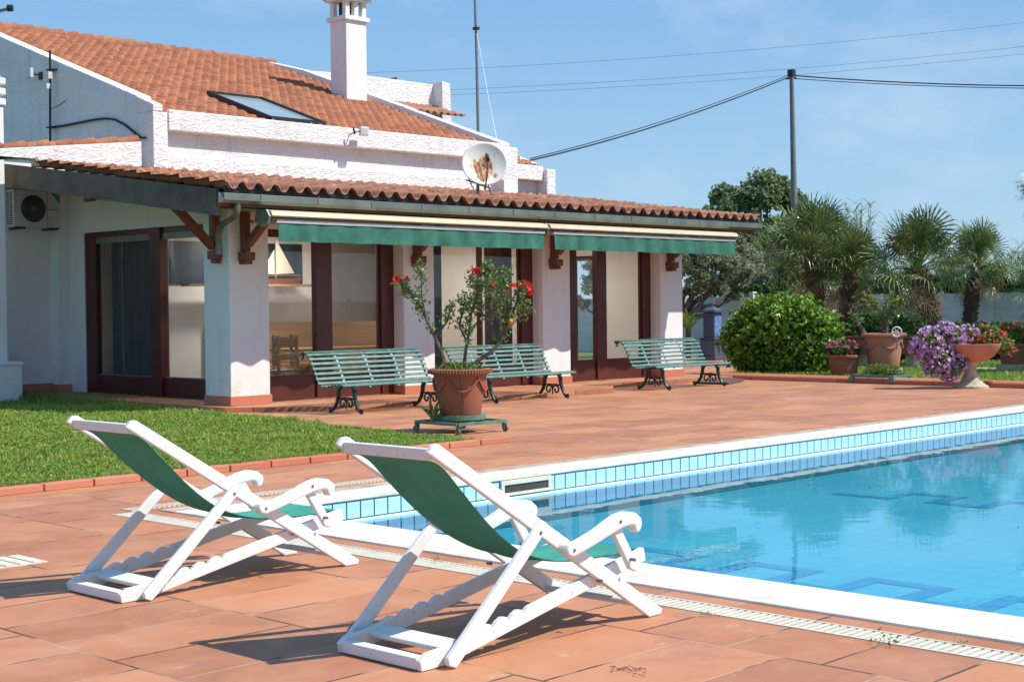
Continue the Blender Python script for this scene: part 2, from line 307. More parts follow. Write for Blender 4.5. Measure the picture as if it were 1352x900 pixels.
# ------------------------------------------------------------------ mesh helpers
def wloc(p):
    v = Vector((0, 0, 0))
    while p is not None: v = v + p.location; p = p.parent
    return v
class MB:
    def __init__(s): s.v = []; s.f = []
    def add(s, vs_, fs):
        o = len(s.v); s.v += [tuple(map(float, p)) for p in vs_]; s.f += [tuple(i+o for i in f) for f in fs]; return s
    def box(s, x0, x1, y0, y1, z0, z1):
        return s.add([(x0,y0,z0),(x1,y0,z0),(x1,y1,z0),(x0,y1,z0),(x0,y0,z1),(x1,y0,z1),(x1,y1,z1),(x0,y1,z1)],
                     [(0,3,2,1),(4,5,6,7),(0,1,5,4),(1,2,6,5),(2,3,7,6),(3,0,4,7)])
    def beam(s, a, b, w, h, up=(0, 0, 1)):
        a, b = Vector(a), Vector(b); d = (b-a).normalized(); u = Vector(up)
        sd = d.cross(u).normalized(); u = sd.cross(d).normalized()
        vs_ = [p + sd*i*w/2 + u*j*h/2 for p in (a, b) for i, j in ((-1,-1),(1,-1),(1,1),(-1,1))]
        return s.add(vs_, [(0,1,2,3),(7,6,5,4),(0,4,5,1),(1,5,6,2),(2,6,7,3),(3,7,4,0)])
    def tube(s, pts, r, n=8, cap=True):
        pts = [Vector(p) for p in pts]; rs = r if hasattr(r, '__len__') else [r]*len(pts); vs_ = []; fs = []
        prev = None
        for i, p in enumerate(pts):
            d = (pts[min(i+1, len(pts)-1)] - pts[max(i-1, 0)])
            if d.length < 1e-9: d = Vector((0, 0, 1))
            d.normalize()
            a = prev if prev is not None else (Vector((1, 0, 0)) if abs(d.x) < .8 else Vector((0, 1, 0)))
            a = (a - d*a.dot(d)); a = a.normalized() if a.length > 1e-6 else d.orthogonal().normalized(); prev = a; b = d.cross(a)
            for k in range(n):
                t = 2*math.pi*k/n; vs_.append(p + (a*math.cos(t) + b*math.sin(t))*rs[i])
        for i in range(len(pts)-1):
            for k in range(n): fs.append((i*n+k, i*n+(k+1) % n, (i+1)*n+(k+1) % n, (i+1)*n+k))
        if cap: fs.append(tuple(range(n-1, -1, -1))); fs.append(tuple((len(pts)-1)*n+k for k in range(n)))
        return s.add(vs_, fs)
    def lathe(s, prof, c=(0, 0, 0), n=40, tilt=None):
        vs_ = []; fs = []; m = len(prof)
        for r, z in prof:
            for k in range(n):
                t = 2*math.pi*k/n; p = Vector((r*math.cos(t), r*math.sin(t), z))
                if tilt is not None: p = tilt @ p
                vs_.append(p + Vector(c))
        for i in range(m-1):
            for k in range(n): fs.append((i*n+k, i*n+(k+1) % n, (i+1)*n+(k+1) % n, (i+1)*n+k))
        return s.add(vs_, fs)
    def prism(s, poly, a0, a1, plane='xz'):
        n = len(poly)
        def P(p, a): return (p[0], a, p[1]) if plane == 'xz' else ((a, p[0], p[1]) if plane == 'yz' else (p[0], p[1], a))
        vs_ = [P(p, a0) for p in poly] + [P(p, a1) for p in poly]
        fs = [tuple(range(n-1, -1, -1)), tuple(range(n, 2*n))] + [(i, (i+1) % n, n+(i+1) % n, n+i) for i in range(n)]
        return s.add(vs_, fs)
    def pane(s, x0, x1, y0, y1, z0, z1):
        if abs(x1-x0) < .02: return s.add([(x0,y0,z0),(x0,y1,z0),(x0,y1,z1),(x0,y0,z1)], [(0,1,2,3)])
        return s.add([(x0,y0,z0),(x1,y0,z0),(x1,y0,z1),(x0,y0,z1)], [(0,1,2,3)])
    def build(s, name, mat, parent=None, smooth=False, bevel=0, kind=None):
        me = bpy.data.meshes.new(name); off = wloc(parent) if parent is not None else Vector((0, 0, 0))
        me.from_pydata([(p[0]-off.x, p[1]-off.y, p[2]-off.z) for p in s.v], [], s.f); me.materials.append(M_[mat] if isinstance(mat, str) else mat)
        import bmesh
        bm = bmesh.new(); bm.from_mesh(me); bmesh.ops.recalc_face_normals(bm, faces=bm.faces); bm.to_mesh(me); bm.free()
        if smooth:
            for p in me.polygons: p.use_smooth = True
            try: me.set_sharp_from_angle(angle=math.radians(38))
            except Exception: pass
        o = bpy.data.objects.new(name, me); C.objects.link(o)
        if parent is not None: o.parent = parent
        if bevel:
            b = o.modifiers.new('bevel', 'BEVEL'); b.width = bevel; b.segments = 2; b.limit_method = 'ANGLE'; b.angle_limit = math.radians(40)
        if kind: o['kind'] = kind
        return o
def fastmesh(name, V, F, mat, parent=None, smooth=False):
    """V (n,3) world, F (m,k)"""
    off = np.array(wloc(parent)) if parent is not None else np.zeros(3)
    me = bpy.data.meshes.new(name); V = np.asarray(V, np.float32) - off.astype(np.float32); F = np.asarray(F, np.int32); k = F.shape[1]
    me.vertices.add(len(V)); me.vertices.foreach_set('co', V.ravel())
    me.loops.add(F.size); me.loops.foreach_set('vertex_index', F.ravel())
    me.polygons.add(len(F)); me.polygons.foreach_set('loop_start', np.arange(0, F.size, k, dtype=np.int32)); 
    me.polygons.foreach_set('use_smooth', np.full(len(F), smooth))
    me.update(calc_edges=True); me.validate()
    me.materials.append(M_[mat] if isinstance(mat, str) else mat)
    o = bpy.data.objects.new(name, me); C.objects.link(o)
    if parent is not None: o.parent = parent
    return o
def thing(name, loc, label, cat, group=None):
    o = bpy.data.objects.new(name, None); C.objects.link(o); o.location = tuple(float(q) for q in loc); o.empty_display_size = .2
    o['label'] = label; o['category'] = cat
    if group: o['group'] = group
    return o
def tag(o, label, cat, group=None, kind=None):
    o['label'] = label; o['category'] = cat
    if group: o['group'] = group
    if kind: o['kind'] = kind
    return o
def dup(root, loc, label, group=None):
    r = root.copy(); C.objects.link(r); r.location = loc; r['label'] = label
    if group: r['group'] = group
    def rec(src, dst):
        for ch in list(src.children):
            c = ch.copy(); C.objects.link(c); c.parent = dst; rec(ch, c)
    rec(root, r); return r

def leafcloud(name, P, size, mat, parent=None, aspect=.45, up=.3, fold=.25, N=None, jitter=.35):
    """leaf-shaped faces at points P; each leaf = 2 quads folded on the midrib"""
    n = len(P); d = rng.normal(size=(n, 3)); 
    if N is not None: d = d*.95 + N*.7
    d[:, 2] += up; d /= np.linalg.norm(d, axis=1)[:, None]
    a = np.cross(d, rng.normal(size=(n, 3))); a /= np.linalg.norm(a, axis=1)[:, None]; b = np.cross(d, a)
    L_ = size*(1+jitter*rng.uniform(-1, 1, n))[:, None]; W = L_*aspect
    v0 = P - a*L_/2; v3 = P + a*L_/2 - d*L_*.12; mL = P - a*L_*.02 - b*W/2 + d*W*fold; mR = P - a*L_*.02 + b*W/2 + d*W*fold
    V = np.stack([v0, mL, v3, mR], 1).reshape(-1, 3); i = np.arange(n)[:, None]*4
    F = np.concatenate([i+np.array([[0, 1, 2]]), i+np.array([[0, 2, 3]])], 0)
    return fastmesh(name, V, F, mat, parent)
def blob_pts(n, c, r, shell=.55):
    d = rng.normal(size=(n, 3)); d /= np.linalg.norm(d, axis=1)[:, None]
    rad = (shell + (1-shell)*rng.uniform(0, 1, n))[:, None]
    return np.asarray(c) + d*rad*np.asarray(r), d
def flowers(name, P, size, mat, parent, N=None, petals=5):
    n = len(P); d = rng.normal(size=(n, 3))*.5 + np.array([-.45, -.5, .5])
    if N is not None: d = d + N*.7
    d /= np.linalg.norm(d, axis=1)[:, None]; a = np.cross(d, rng.normal(size=(n, 3))); a /= np.linalg.norm(a, axis=1)[:, None]; b = np.cross(d, a)
    V = [P - d*size*.12]; F = []
    sz = size*(.75+.5*rng.uniform(0, 1, n))[:, None]
    for k in range(petals*2):
        t = 2*math.pi*k/(petals*2); r = .5 if k % 2 == 0 else .34
        V.append(P + (a*math.cos(t) + b*math.sin(t))*sz*r + d*sz*.1)
    V = np.stack(V, 1); m = V.shape[1]; i = np.arange(n)[:, None]*m
    for k in range(petals*2): F.append(i + np.array([[0, 1+k, 1+(k+1) % (petals*2)]]))
    return fastmesh(name, V.reshape(-1, 3), np.concatenate(F, 0), mat, parent)

def sheet(name, xs, ys, z, mat, skip, kind='structure'):
    m = MB()
    for i in range(len(xs)-1):
        for j in range(len(ys)-1):
            cx, cy = (xs[i]+xs[i+1])/2, (ys[j]+ys[j+1])/2
            if skip(cx, cy): continue
            m.add([(xs[i], ys[j], z), (xs[i+1], ys[j], z), (xs[i+1], ys[j+1], z), (xs[i], ys[j+1], z)], [(0, 1, 2, 3)])
    o = m.build(name, mat); o['kind'] = kind; return o

# ------------------------------------------------------------------ ground, terrace, pool
PX0, PX1, PY0, PY1 = 6.70, 22.2, -9.0, 9.10      # water basin
pool_in = lambda x, y: PX0-.5 < x < PX1+.5 and PY0-.5 < y < PY1+.5
sheet('ground', [-600, PX0-.5, PX1+.5, 900], [-600, PY0-.5, PY1+.5, 900], -.012, 'field', pool_in)
lawnpoly = [(-14, 11.53), (11.5, 11.53), (11.75, 13), (12.1, 15), (12.45, 17.6), (12.62, 18.6), (12.7, 24.5), (-14, 24.5)]
def terr_skip(x, y): return pool_in(x, y) or (5.85 < x < 6.04 and y < 10)
sheet('terrace_paving', [-16, 5.85, 6.04, PX0-.5, PX1+.5, 24.55], [-14, PY0-.5, PY1+.5, 9.72, 9.9, 17.9, 26], 0, 'pave',
      lambda x, y: pool_in(x, y) or (5.85 < x < 6.04 and y < 9.72) )
MB().box(24.55, 34, 18.4, 26, -.01, .004).build('far_paving', 'pave', kind='structure')
# porch floor, one low step up
m = MB(); m.prism([(12.75, 18.0), (13.9, 16.9), (19.75, 16.5), (20.9, 17.45), (24.7, 17.35), (24.7, 24.2), (12.75, 24.2)], .003, .07, 'xy')
m.build('porch_floor', 'pave', kind='structure')
m = MB(); m.prism(lawnpoly, .003, .02, 'xy'); m.build('lawn_soil', 'turf', kind='structure')
m = MB(); m.prism([(24.75, -30), (37.2, -30), (37.2, 18.2), (24.75, 18.2)], .003, .03, 'xy'); m.build('garden_soil', 'turf', kind='structure')
m = MB(); m.prism([(29.6, -30), (30.9, -30), (30.9, 18.0), (29.6, 18.0)], .031, .045, 'xy'); m.build('garden_path', 'path', kind='structure')
# kerb of single clay blocks
m = MB(); x = 11.86
while x > -8:
    m.box(x-.46, x-.008, 11.38+random.uniform(-.003, .003), 11.52, 0, .062+random.uniform(-.002, .002)); x -= .468
y = 11.53; pts = [(11.80, 11.53), (12.0, 13.0), (12.25, 15.0), (12.5, 17.6)]
o = m.build('lawn_kerb', 'kerb', bevel=.006, kind='structure')
m = MB(); prof = [(24.50, 0), (24.50, .075), (24.53, .105), (24.58, .12), (24.66, .12), (24.70, .10), (24.72, .03)]
y = 17.9
while y > -20:
    m.prism([(px_, z) for px_, z in prof], y-.97, y-.006, 'xz'); y -= .976
m.build('garden_kerb', 'kerb', smooth=True, kind='structure')
# pool shell
Zw, Zb = -.19, -.45
m = MB(); m.box(PX0, PX1, PY0, PY1, Zb-.1, Zb); m.build('pool_floor', 'pooltile', kind='structure')
m = MB()
m.box(PX0-.12, PX0-.004, PY0-.12, PY1+.12, Zb-.1, -.03); m.box(PX1+.004, PX1+.12, PY0-.12, PY1+.12, Zb-.1, -.03)
m.box(PX0, PX1, PY1+.004, PY1+.12, Zb-.1, -.03); m.box(PX0, PX1, PY0-.12, PY0-.004, Zb-.1, -.03)
m.build('pool_side', 'poolwall', kind='structure')
# waterline band: grout backing + single tiles proud of it
g = MB(); t = MB(); l = MB()
g.box(PX0, PX1, PY1-.006, PY1+.003, -.175, -.028); g.box(PX0-.003, PX0+.006, PY0, PY1, -.175, -.028); g.box(PX1-.006, PX1+.003, PY0, PY1, -.175, -.028)
x = PX0+.02
while x < PX1-.14: t.box(x+.007, x+.137, PY1-.010, PY1-.006, -.168, -.04); x += .1445
y = PY1-.02
while y > PY0+.14: t.box(PX0+.006, PX0+.010, y-.137, y-.007, -.168, -.04); t.box(PX1-.010, PX1-.006, y-.137, y-.007, -.168, -.04); y -= .1445
l.box(PX0, PX1, PY1-.05, PY1+.003, -.215, -.178); l.box(PX0-.003, PX0+.04, PY0, PY1, -.215, -.178)
g.build('pool_grout', 'grout', kind='structure'); t.build('waterline_tiles', 'band', kind='structure'); l.build('pool_ledge', 'ledge', kind='structure')
m = MB(); m.add([(PX0, PY0, Zw), (PX1, PY0, Zw), (PX1, PY1, Zw), (PX0, PY1, Zw)], [(0, 1, 2, 3)]); m.build('pool_water', 'water', kind='structure')
# mosaic key pattern on the floor
m = MB(); zk = Zb+.004
def bar(x0, x1, y0, y1): m.add([(x0, y0, zk), (x1, y0, zk), (x1, y1, zk), (x0, y1, zk)], [(0, 1, 2, 3)])
def meander(xb, xt, y0, y1, p=1.03, w_=.15):
    y = y1
    while y > y0:
        bar(xb, xb+w_, y-p*.5, y+w_); bar(xt, xt+w_, y-p, y-p*.5+w_); bar(xb+w_, xt, y-p*.5, y-p*.5+w_); bar(xb+w_, xt, y-p, y-p+w_); y -= p
meander(8.72, 9.22, -8, 7.9); meander(13.2, 13.7, -8, 8.0)
m.build('pool_mosaic', 'keyblue', kind='structure')
# coping and drain
m = MB()
def cop(x0, x1, y0, y1): m.box(x0, x1, y0, y1, -.028, .014)
cop(PX0-.5, PX0+.012, PY0-.5, PY1+.30); cop(PX1-.012, PX1+.5, PY0-.5, PY1+.30)
cop(PX0+.0145, PX1-.0145, PY1-.012, PY1+.30); cop(PX0+.0145, PX1-.0145, PY0-.5, PY0+.012)
m.build('pool_coping', 'coping', bevel=.008, kind='structure')
m = MB(); m.box(PX0-.5, PX1+.5, PY1+.302, PY1+.502, -.02, .008); m.build('coping_mortar_strip', 'strip', kind='structure')
m = MB(); m.box(5.85, 6.04, PY0-2, 9.72, -.1, -.06); m.build('drain_channel', 'groove', kind='structure')
dr = MB(); dr.box(5.848, 5.864, PY0-2, 9.70, -.06, .005); dr.box(6.026, 6.042, PY0-2, 9.70, -.06, .005)
y = 9.69
while y > -4: dr.box(5.864, 6.026, y-.027, y, -.02, .003); y -= .044
o = dr.build('drain_grating', 'grate', kind='structure')
m = MB(); m.box(6.05, 14, 9.735, 9.745, 0, .004)
y = 6.08; 
m = MB(); x = 6.06
while x < 9.4: m.box(x, x+.028, 9.74, 9.9, .0, .006); x += .044
m.build('side_drain_grating', 'grate', kind='structure')
# square floor grate at left
m = MB(); m.box(3.70, 4.50, 8.17, 8.52, .0, .004)
for k in range(9): m.box(3.71+k*.088, 3.71+k*.088+.07, 8.18, 8.51, .004, .010)
tag(m.build('floor_grate', 'grate'), 'white slotted drain cover set flush in the paving left of the deckchairs', 'drain cover')
# skimmer
sk = thing('pool_skimmer', (9.45, PY1, -.09), 'cream rectangular skimmer mouth in the far pool tile band', 'skimmer')
m = MB(); m.box(9.33, 9.98, PY1-.03, PY1-.011, -.165, -.14); m.box(9.33, 9.98, PY1-.03, PY1-.011, -.07, -.03); m.box(9.33, 9.37, PY1-.03, PY1-.011, -.14, -.07); m.box(9.94, 9.98, PY1-.03, PY1-.011, -.14, -.07)
m.build('frame', 'grate', sk, bevel=.003)
MB().box(9.37, 9.94, PY1-.018, PY1-.012, -.14, -.07).build('opening', 'groove', sk)

# ------------------------------------------------------------------ villa
V_ = thing('villa', (18.5, 21, 0), 'white stucco villa with orange tiled roof and a tiled porch beside the pool', 'house')
zF = .07
pil = [(13.01, 13.73), (16.47, 17.15), (19.84, 20.58), (23.27, 23.98)]
for i, (a, b) in enumerate(pil):
    m = MB(); m.box(a, b, 18.2, 18.85 if i == 0 else 18.75, zF, 3.14 if i else 3.12); o = m.build('pillar', 'wall', V_, bevel=.012)
    q = MB(); q.box(a-.02, b+.02, 18.18, 18.86, zF+.001, zF+.14); q.build('plinth', 'kerb', o, bevel=.004)
# end wall around big left window
xg = 13.75
yl = lambda u: float(PX(u, 400, xg)[1])
yA, yB = yl(112), 18.86
zt = 2.86
W = MB()
W.box(xg, xg+.25, yA, 24.3, zF, 3.9); W.box(xg, xg+.25, yB, yA, zt+.001, 3.4)
W.box(11.0, xg+.25, 24.302, 24.5, 0, 4.1)                     # return wall behind the heat pump
W.box(xg-.22, xg-.001, yl(93), 24.301, 0, 3.75)                # pilaster
rwa, rwb = float(PX(797, 400, 24.0)[1]), float(PX(758, 400, 24.0)[1])
W.box(23.98, 24.2, 18.76, rwa-.1, zF, 3.3); W.box(23.98, 24.2, rwb+.1, 24.3, zF, 3.3); W.box(23.98, 24.2, rwa-.1, rwb+.1, 2.55, 3.3)
for (a, b) in ((13.73, 16.47), (17.15, 19.84), (20.58, 23.27)): W.box(a+.001, b-.001, 18.45, 18.7, 2.72, 3.2)
W.build('wall', 'wall', V_)
I = MB(); I.box(14.0, 24.2, 24.2, 24.3, zF, 3.0); I.box(14.001, 23.98, 18.75, 24.2, 2.86, 2.95); I.box(17.3, 17.45, 22.0, 24.2, zF, 2.86)
I.box(20.0, 23.97, 22.3, 22.42, zF, 2.86)
I.build('interior_wall', 'inner', V_)
MB().box(14.0, 23.98, 18.75, 24.2, zF, zF+.012).build('interior_floor', 'innerfloor', V_)
m = MB(); m.box(11.0, xg-.0, 24.27, 24.3, .07, .22); m.box(xg-.24, xg-.22, yl(93)-.015, 24.27, .0, .2); m.box(xg-.25, xg, yl(93)-.02, yl(93)-.001, .0, .2)
m.build('skirting', 'kerb', V_)

def window_front(x0, x1, mull, endw, leftw):
    y0, y1 = 18.47, 18.56; f = MB()
    f.box(x0+.002, x0+leftw, y0, y1, .1, 2.72); f.box(x1-endw, x1-.002, y0-.02, y1, .1, 2.72); f.box(mull[0], mull[1], y0-.03, y1, .1, 2.70)
    f.box(x0+leftw, mull[0], y0+.01, y1-.01, 2.6, 2.72); f.box(mull[1], x1-endw, y0+.01, y1-.01, 2.6, 2.72)
    f.box(x0+leftw, mull[0], y0+.015, y1-.01, .085, .44); f.box(mull[1], x1-endw, y0+.015, y1-.01, .085, .44)
    f.box(x0+leftw, mull[0], y0+.005, y1-.005, .44, .475); f.box(mull[1], x1-endw, y0+.005, y1-.005, .44, .475)
    # inner sash edge
    f.box(x0+leftw, x0+leftw+.05, y0+.03, y1-.02, .475, 2.6); f.box(x1-endw-.05, x1-endw, y0+.03, y1-.02, .475, 2.6)
    fo = f.build('window_frame', 'brown', V_, bevel=.004)
    for a_, b_ in ((x0+leftw, mull[0]), (mull[1], x1-endw)): MB().pane(a_, b_, 18.512, 18.518, .47, 2.6).build('pane', 'glass', fo)
window_front(13.73, 16.47, (14.83, 15.15), .27, .12)
window_front(17.15, 19.84, (18.50, 18.535), .29, .12)
window_front(20.58, 23.27, (21.63, 21.90), .24, .48)
# left end window
f = MB(); y1, y2, y3, y4 = yl(112), yl(126), yl(199), yl(213)
f.box(xg+.02, xg+.12, y2, y1-.001, .05, zt-.001); f.box(xg-.02, xg+.12, y4, y3, .05, zt-.001)
for a, b in ((y3, y2), (yB+.12, y4)):
    f.box(xg+.03, xg+.11, a, b, zt-.10, zt-.002); f.box(xg+.035, xg+.11, a, b, .05, .38)
f.box(xg+.02, xg+.12, yB+.002, yB+.12, .05, zt-.001)
fo = f.build('window_frame', 'brown', V_, bevel=.004)
for a_, b_ in ((y3, y2), (yB+.12, y4)): MB().pane(xg+.06, xg+.066, a_, b_, .38, zt-.1).build('pane', 'glass', fo)
s_ = MB(); s_.box(xg+.04, xg+.075, yl(159), yl(159)+.018, .38, zt-.1); s_.box(xg+.03, xg+.08, y3, y2, zt-.2, zt-.1); s_.box(xg+.03, xg+.08, yB+.12, y4, zt-.2, zt-.1); s_.box(xg+.04, xg+.07, y3, y2, .38, .40)
s_.box(xg+.04, xg+.07, yB+.12, y4, .38, .40)
s_.build('sash', 'gutter', fo)
# right end window
f = MB(); f.box(24.05, 24.12, rwa-.1, rwa, zF, 2.55); f.box(24.05, 24.12, rwb, rwb+.1, zF, 2.55); f.box(24.05, 24.12, rwa, rwb, 2.45, 2.55); f.box(24.05, 24.12, rwa, rwb, zF, .2)
fo = f.build('window_frame', 'brown', V_); MB().pane(24.08, 24.086, rwa, rwb, .2, 2.45).build('pane', 'glass', fo)

# low porch roof
GY, GX0, GX1 = 17.2, 12.2, 25.1
sl = .133
def roof_surface(x0, x1, y0, y1, z0, slope, px, py, amp, lift, nx=10, sharp=1.0, cut=None):
    cols = int(round((x1-x0)/px)); xs = np.linspace(x0, x0+cols*px, cols*nx+1); rows = int(math.ceil((y1-y0)/py)); V = []; ys = []
    for r in range(rows):
        for t in (0.0, .5, .995): ys.append((r, t))
    X = []; 
    for r, t in ys:
        yy = min(y0 + (r+t)*py, y1); idx = np.clip(((xs-x0)/px).astype(int), 0, cols-1)
        jit = rowj[r % 64, idx % 256]
        ph = (xs-x0)/px*2*math.pi
        h = amp*np.sign(np.cos(ph))*np.abs(np.cos(ph))**sharp
        z = z0 + (yy-y0)*slope + h*(1-.08*t) + lift*(1-t) + jit*(1-t)
        X.append(np.stack([xs, np.full_like(xs, yy) + jit*1.0*(1-t), z], 1))
    V = np.concatenate(X, 0); n = len(xs); R_ = len(ys)
    i, j = np.meshgrid(np.arange(R_-1), np.arange(n-1), indexing='ij'); a = (i*n+j).ravel()
    F = np.stack([a, a+1, a+n+1, a+n], 1)
    return V, F
rowj = rng.normal(size=(64, 256))*.011
zr = 3.16
V, F = roof_surface(GX0-.02, GX1, GY-.10, 22.3, zr+.032, sl, .287, .37, .050, .045, 12, .55)
# underside copy gives the tiles a thickness at the eaves
MB().box(GX0+.02, GX1-.02, GY-.02, GY+.0, 3.125, 3.215).build('eave_shade_strip', 'black', V_)  # black strip paints shade into the hollows under the eave tiles
V2 = V.copy(); V2[:, 2] -= .02; n = len(V)
cols = int(round((GX1-GX0+.02)/.287))*12+1
edge = np.array([[k, k+1, n+k+1, n+k] for k in range(cols-1)])
F2 = F[:, ::-1] + n
porch = fastmesh('porch_roof_tiles', np.concatenate([V, V2]), np.concatenate([F, F2, edge]), 'tile_low', V_, True)
try: porch.data.set_sharp_from_angle(angle=math.radians(50))
except Exception: pass
# timber deck under tiles and fascias
def slab(x0, x1, y0, y1, z0, s, th, name, mat):
    m = MB(); z1 = z0+(y1-y0)*s
    m.add([(x0,y0,z0-th),(x1,y0,z0-th),(x1,y1,z1-th),(x0,y1,z1-th),(x0,y0,z0),(x1,y0,z0),(x1,y1,z1),(x0,y1,z1)], [(0,3,2,1),(4,5,6,7),(0,1,5,4),(1,2,6,5),(2,3,7,6),(3,0,4,7)])
    return m.build(name, mat, V_)
slab(GX0+.03, GX1-.05, GY+.02, 22.298, zr-.07, sl, .05, 'roof_deck', 'beam')
slab(GX0-.03, GX0+.02, GY+.1, 23.6, zr+.015, sl*.98, .375, 'verge_fascia', 'fascia')
slab(GX1-.04, GX1+.0, GY+.1, 22.3, zr-.03, sl, .22, 'verge_fascia', 'fascia')
slab(GX0+.1, GX1-.1, 22.31, 24.6, zr+.55, .1, .05, 'roof_deck', 'beam')
m = MB(); m.box(GX0-.03, GX1+.02, GY+.02, GY+.075, 2.93, 3.10); m.box(GX0+.1, GX1-.1, GY+.55, GY+.68, 2.95, 3.10); m.box(GX0+.1, GX1-.1, 18.22, 18.36, 3.0, 3.2); m.build('eaves_beam', 'beam', V_)
# gutter: open trough with front face and joints
m = MB(); gp = [(GY+.02, 3.13), (GY-.03, 3.11), (GY-.10, 3.115), (GY-.115, 3.10), (GY-.115, 3.03), (GY-.09, 2.99), (GY-.02, 2.97), (GY+.015, 2.97), (GY+.015, 3.13)]
gp = [(GY-.13, 3.105), (GY-.115, 3.105), (GY-.11, 3.02), (GY-.08, 2.99), (GY+.0, 2.99), (GY+.0, 3.12), (GY+.018, 3.12), (GY+.018, 2.97), (GY-.09, 2.97), (GY-.13, 3.01)]
m.prism(gp, GX0-.06, GX1+.05, 'yz'); go = m.build('gutter', 'gutter', V_, bevel=.003)
x = GX0+.55
while x < GX1: MB().box(x, x+.02, GY-.137, GY+.0, 3.0, 3.115).build('bracket', 'lead', go); x += 1.03
# brackets
def brace(x, two=False):
    m = MB(); m.beam((x, 18.12, 2.35), (x, 18.12, 2.97), .11, .11, (0, 1, 0)); m.beam((x, 18.05, 2.45), (x, 17.42, 2.93), .11, .10); m.box(x-.08, x+.08, 17.25, 18.2, 2.935, 3.03)
    m.box(x-.085, x+.085, 17.99, 18.199, 2.22, 2.34); m.box(x-.065, x+.065, 18.03, 18.199, 2.16, 2.219); return m.build('brace', 'beam', V_, bevel=.008)
for a, b in pil: brace(a+.24)
m = MB(); yb = 18.45
m.beam((12.93, yb, 2.38), (12.93, yb, 3.05), .11, .11, (0, 1, 0)); m.beam((12.9, yb, 2.42), (12.25, yb, 3.0), .11, .11); m.box(12.24, 13.01, yb-.06, yb+.06, 3.02, 3.13); m.box(12.86, 13.0, yb-.09, yb+.09, 2.24, 2.37); m.box(12.9, 13.0, yb-.06, yb+.06, 2.18, 2.239)
m.build('brace', 'beam', V_, bevel=.008)
# downpipe with swan neck
m = MB(); m.tube([(12.42, GY-.05, 2.99), (12.42, GY-.04, 2.88), (12.46, GY+.05, 2.80), (12.60, 17.75, 2.72), (12.72, 18.02, 2.66), (12.76, 18.10, 2.56), (12.76, 18.10, 2.3)], .045, 12)
m.build('downpipe', 'lead', V_, smooth=True)

# upper storey
uy, ux0, ux1 = 22.3, 14.4, 23.05
U = MB(); U.box(ux0+.3, ux1+.4, uy+.16, uy+.35, 3.6, 4.65)                      # recessed front
U.box(ux0, ux0+.30, uy, uy+.5, 3.6, 4.93); U.box(ux1, ux1+.50, uy, uy+.5, 3.6, 4.93)
U.box(ux0+.301, ux1-.001, uy-.03, uy+.07, 4.62, 4.985); U.box(ux0+.301, ux1-.001, uy+.07, uy+.35, 4.62, 4.80)          # band under the eaves
U.box(ux0+.301, ux1-.001, uy+.06, uy+.159, 3.6, 4.20)          # lower band
U.box(ux1+.501, ux1+1.43, uy+.1, uy+.3, 4.27, 4.60); U.box(ux1+1.43, ux1+1.72, uy, uy+.4, 3.6, 4.53); U.box(ux1+.501, ux1+1.43, uy+.3, uy+.45, 3.6, 4.27)
ms = .3437
def gable(x0, x1, ya, za, yb, zb, zlow=2.9): U.prism([(ya, zlow), (ya, za), (yb, zb), (yb, zlow)], x0, x1, 'yz')
gable(ux0+.001, ux0+.3, uy+.5, 5.08+ms*.5, 30.7, 5.08+ms*8.4)
U.prism([(uy-.002, 4.932), (uy-.002, 5.06), (30.7, 5.08+ms*8.4), (30.7, 4.9)], ux0+.002, ux0+.20, 'yz')
U.prism([(30.7, 3), (30.7, 5.08+ms*8.4), (38, 5.08), (38, 3)], ux0+.003, ux0+.3, 'yz')
# right hand parapet, stepped down towards the eaves
U.prism([(uy+.002, 4.60), (uy+.002, 5.01), (29.0, 5.0+.349*6.7), (30.4, 7.70), (30.4, 4.6)], ux1-.05, ux1+.25, 'yz')
U.prism([(uy+.41, 3.6), (uy+.41, 4.66), (25.6, 5.75), (25.6, 3.6)], ux1+1.45, ux1+1.70, 'yz')
U.build('wall', 'stucco', V_, bevel=.02)
# second recessed roof strip beyond the parapet
V, F = roof_surface(ux1+.46, ux1+1.44, uy+.2, 25.6, 4.58, ms, .262, .34, .025, .03); fastmesh('side_roof_tiles', V, F, 'tile_main', V_, True)
# main roof
V, F = roof_surface(ux0+.19, ux1+.12, uy+.075, 30.6, 4.87, ms, .225, .31, .034, .05, 10, .8)
fastmesh('main_roof_tiles', V, F, 'tile_main', V_, True)
m = MB(); m.add([(ux0+.3, 30.6, 7.68), (ux1+.1, 30.6, 7.68), (ux1+.1, 37.8, 4.95), (ux0+.3, 37.8, 4.95)], [(0, 1, 2, 3)]); m.build('rear_roof', 'tile_main', V_)
m = MB(); x = ux0+.05
while x < ux1+.05: 
    k = random.uniform(-.01, .01); m.tube([(x, 30.62, 7.69+k), (x+.40, 30.62, 7.72+k)], [.10, .125], 12); x += .37
m.build('ridge_tiles', 'tile_main', V_, smooth=True)
m = MB(); m.box(ux0+.2, ux1+.1, 30.38, 30.52, 7.55, 7.69); m.build('ridge_mortar', 'tile_low', V_)
